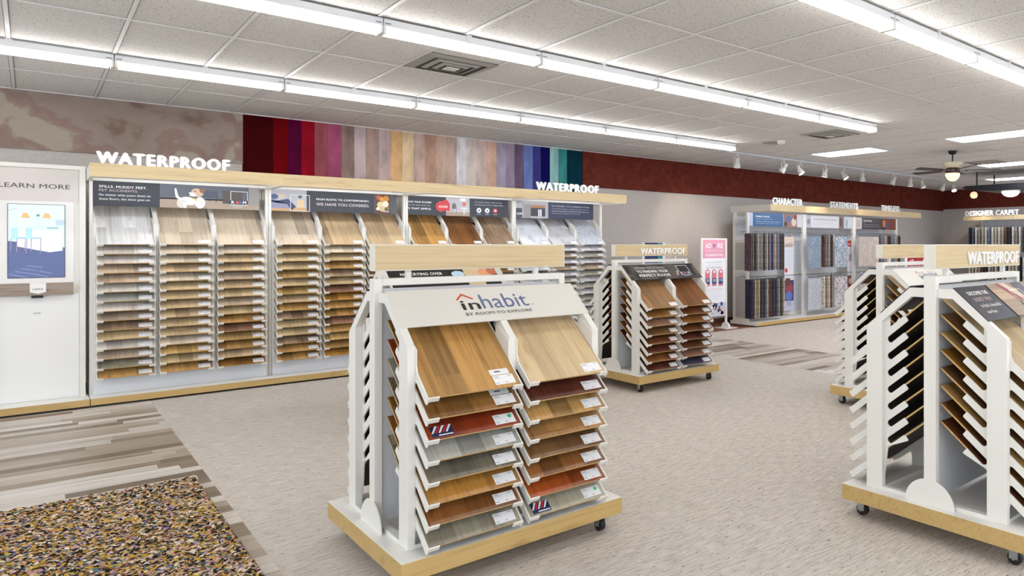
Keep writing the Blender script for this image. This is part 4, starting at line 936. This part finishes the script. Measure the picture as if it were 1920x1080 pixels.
# posters inside the bays
def poster(px0, px1, y, z0, z1, label, fn):
    xa, xb = tpx(px0) * y, tpx(px1) * y
    t = thing('poster_board', label, 'poster', (0, 0, 0), 0, 'narrow posters in the carpet bays')
    bd = MB().box(xa, xb, y, y + .01, z0, z1, mat((226, 228, 236), .4)).build('poster_panel', t)
    a = Art(FRONT(xa, y, z0)); fn(a, xb - xa, z1 - z0); a.build('poster_print', bd)
    return t
def p1(a, W_, Hh):
    a.rect(0, Hh - .22, W_, Hh, (222, 204, 192)); a.text('LOVE YOUR', .03, Hh - .07, .03, (150, 140, 140), W_ - .06); a.text('A FLOOR', .03, Hh - .13, .03, (150, 140, 140), W_ - .08); a.text('EASY', .03, Hh - .20, .055, (60, 64, 80), W_ - .06, .03)
    for q in range(9): a.rect(.04, Hh - .3 - .045 * q, W_ - .05 - .02 * (q % 3), Hh - .29 - .045 * q, (206, 208, 218), False)
    a.disc(.05, Hh - .68, .045, (200, 50, 54)); a.rect(0, 0, W_, .62, (60, 68, 120)); a.disc(W_ * .5, .45, .12, (150, 70, 84)); a.disc(W_ * .45, .3, .12, (96, 116, 180), .09); a.rect(.03, .5, W_ * .6, .66, (110, 66, 50)); a.rect(0, 0, W_, .2, (188, 190, 214)); a.text('OX', .06, .1, .08, (110, 112, 150), W_ * .5, .02)
poster(1471, 1488, 9.12, .2, 1.70, 'tall narrow poster with blue photo beside first carpet rack', p1)
def p2(a, W_, Hh):
    a.rect(0, Hh - .13, W_, Hh, (196, 44, 44)); a.text('EASY', .03, Hh - .10, .05, (244, 220, 220), W_ - .07, .02); a.rect(.05, Hh - .46, W_ * .35, Hh - .3, (214, 110, 120)); a.rect(W_ * .5, Hh - .46, W_ * .8, Hh - .28, (60, 78, 120)); a.rect(0, .25, W_, .5, (120, 70, 56)); a.disc(W_ * .5, .38, .07, (214, 190, 170)); a.rect(0, 0, W_, .25, (196, 150, 120))
poster(1589, 1600, 9.12, .35, 1.63, 'narrow poster with red top beside speckled carpet sample', p2)

# far wall display (faces -X)
DX = 17.6
t = thing('carpet_display', 'far wall carpet bay under the lit two word letters at right edge', 'display unit', (0, 0, 0), 0, 'far wall carpet bays')
FX = lambda x, y, z: frameM((x, y, z), (0, -1, 0), (0, 0, 1))
MB().box(DX, DX + .03, 4.4, 8.54, 2.17, 2.285, OAKY).build('header', t)
m_ = MB(); m_.box(DX + .03, DX + 1.0, 4.4, 8.54, 2.26, 2.272, PANEL); m_.box(DX + .45, DX + 1.0, 4.4, 8.3, .085, 2.26, PANEL); m_.build('back_panel', t)
for y in (8.15, 6.6, 5.0): MB().box(DX + .35, DX + .42, y, y + .07, .085, 2.25, WHITE).build('post', t)
MB().box(DX - .1, DX + 1.0, 4.4, 8.4, .02, .085, WHITE).build('platform', t)
a = Art(FX(DX, 8.47, 0)); a.text('DESIGNER CARPET', 0, 2.285, .125, BRIGHT, 1.36, .05, depth=.02); a.build('lettering', t)
dt = ['navy', 'slate', 'ivory', 'stone', 'oatmeal', 'ivory', 'blue grey', 'ivory', 'oatmeal', 'ivory', 'sand', 'cocoa', 'charcoal', 'ivory', 'stone', 'ivory', 'charcoal', 'ivory', 'slate', 'ivory', 'oatmeal', 'ivory', 'navy', 'ivory', 'sand']
for lv, z1_, z0_ in (('upper', 1.98, 1.36), ('lower', 1.24, .5)):
    for k in range(25):
        y = 8.30 - k * .085
        slab(DX + .02, y, y + .03, z0_, z1_, dt[(k + (7 if lv == 'lower' else 0)) % 25], f'{dt[(k + (7 if lv == "lower" else 0)) % 25]} hanging carpet sample, {ORD[k]} from left, {lv} row of far wall bay', f'{lv} row of carpet samples on the far wall', th=.30)

# ------------------------------------------------------------------ shag rug
m, nt, b, N, L = nodes('multicolour_shag', 0.95)
tc = N('ShaderNodeTexCoord')
nz = N('ShaderNodeTexNoise'); nz.inputs['Scale'].default_value = 30; L(tc.outputs['Object'], nz.inputs['Vector'])
mxv = N('ShaderNodeMix'); mxv.data_type = 'VECTOR'; mxv.inputs['Factor'].default_value = 0.03; L(tc.outputs['Object'], mxv.inputs[4]); L(nz.outputs['Color'], mxv.inputs[5])
mp = N('ShaderNodeMapping'); mp.inputs['Scale'].default_value = (1.0, 2.1, 1); mp.inputs['Rotation'].default_value = (0, 0, .5); L(mxv.outputs[1], mp.inputs['Vector'])
v = N('ShaderNodeTexVoronoi'); v.inputs['Scale'].default_value = 62; L(mp.outputs[0], v.inputs['Vector'])
sp_ = N('ShaderNodeSeparateColor'); L(v.outputs['Color'], sp_.inputs[0])
r = ramp(nt, [(0, (14, 13, 10)), (.30, (34, 30, 16)), (.36, (176, 134, 34)), (.42, (190, 152, 66)), (.52, (206, 178, 150)), (.62, (120, 74, 40)), (.70, (222, 206, 190)), (.78, (196, 160, 60)), (.85, (190, 140, 160)), (.90, (70, 120, 120)), (.94, (110, 110, 160)), (.97, (236, 228, 214))], 'CONSTANT'); L(sp_.outputs[0], r.inputs[0])
L(r.outputs[0], b.inputs['Base Color'])
RX0, RX1, RY0, RY1 = -2.0, .79, 1.2, 5.66
nx, ny = 190, 300
vs = []; fs = []
for j in range(ny + 1):
    for i in range(nx + 1):
        ed = i in (0, nx) or j in (0, ny)
        x = RX0 + (RX1 - RX0) * i / nx; y = RY0 + (RY1 - RY0) * j / ny
        vs.append((x + (0 if ed else random.uniform(-.004, .004)), y + (0 if ed else random.uniform(-.004, .004)), .002 if ed else .014 + random.random() * .016))
for j in range(ny):
    for i in range(nx):
        a_ = j * (nx + 1) + i; fs.append((a_, a_ + 1, a_ + nx + 2, a_ + nx + 1))
o = MB().add(vs, fs, m).build('shag_rug'); tag(o, 'multicoloured yellow, brown and black shag rug on the plank floor', 'rug')
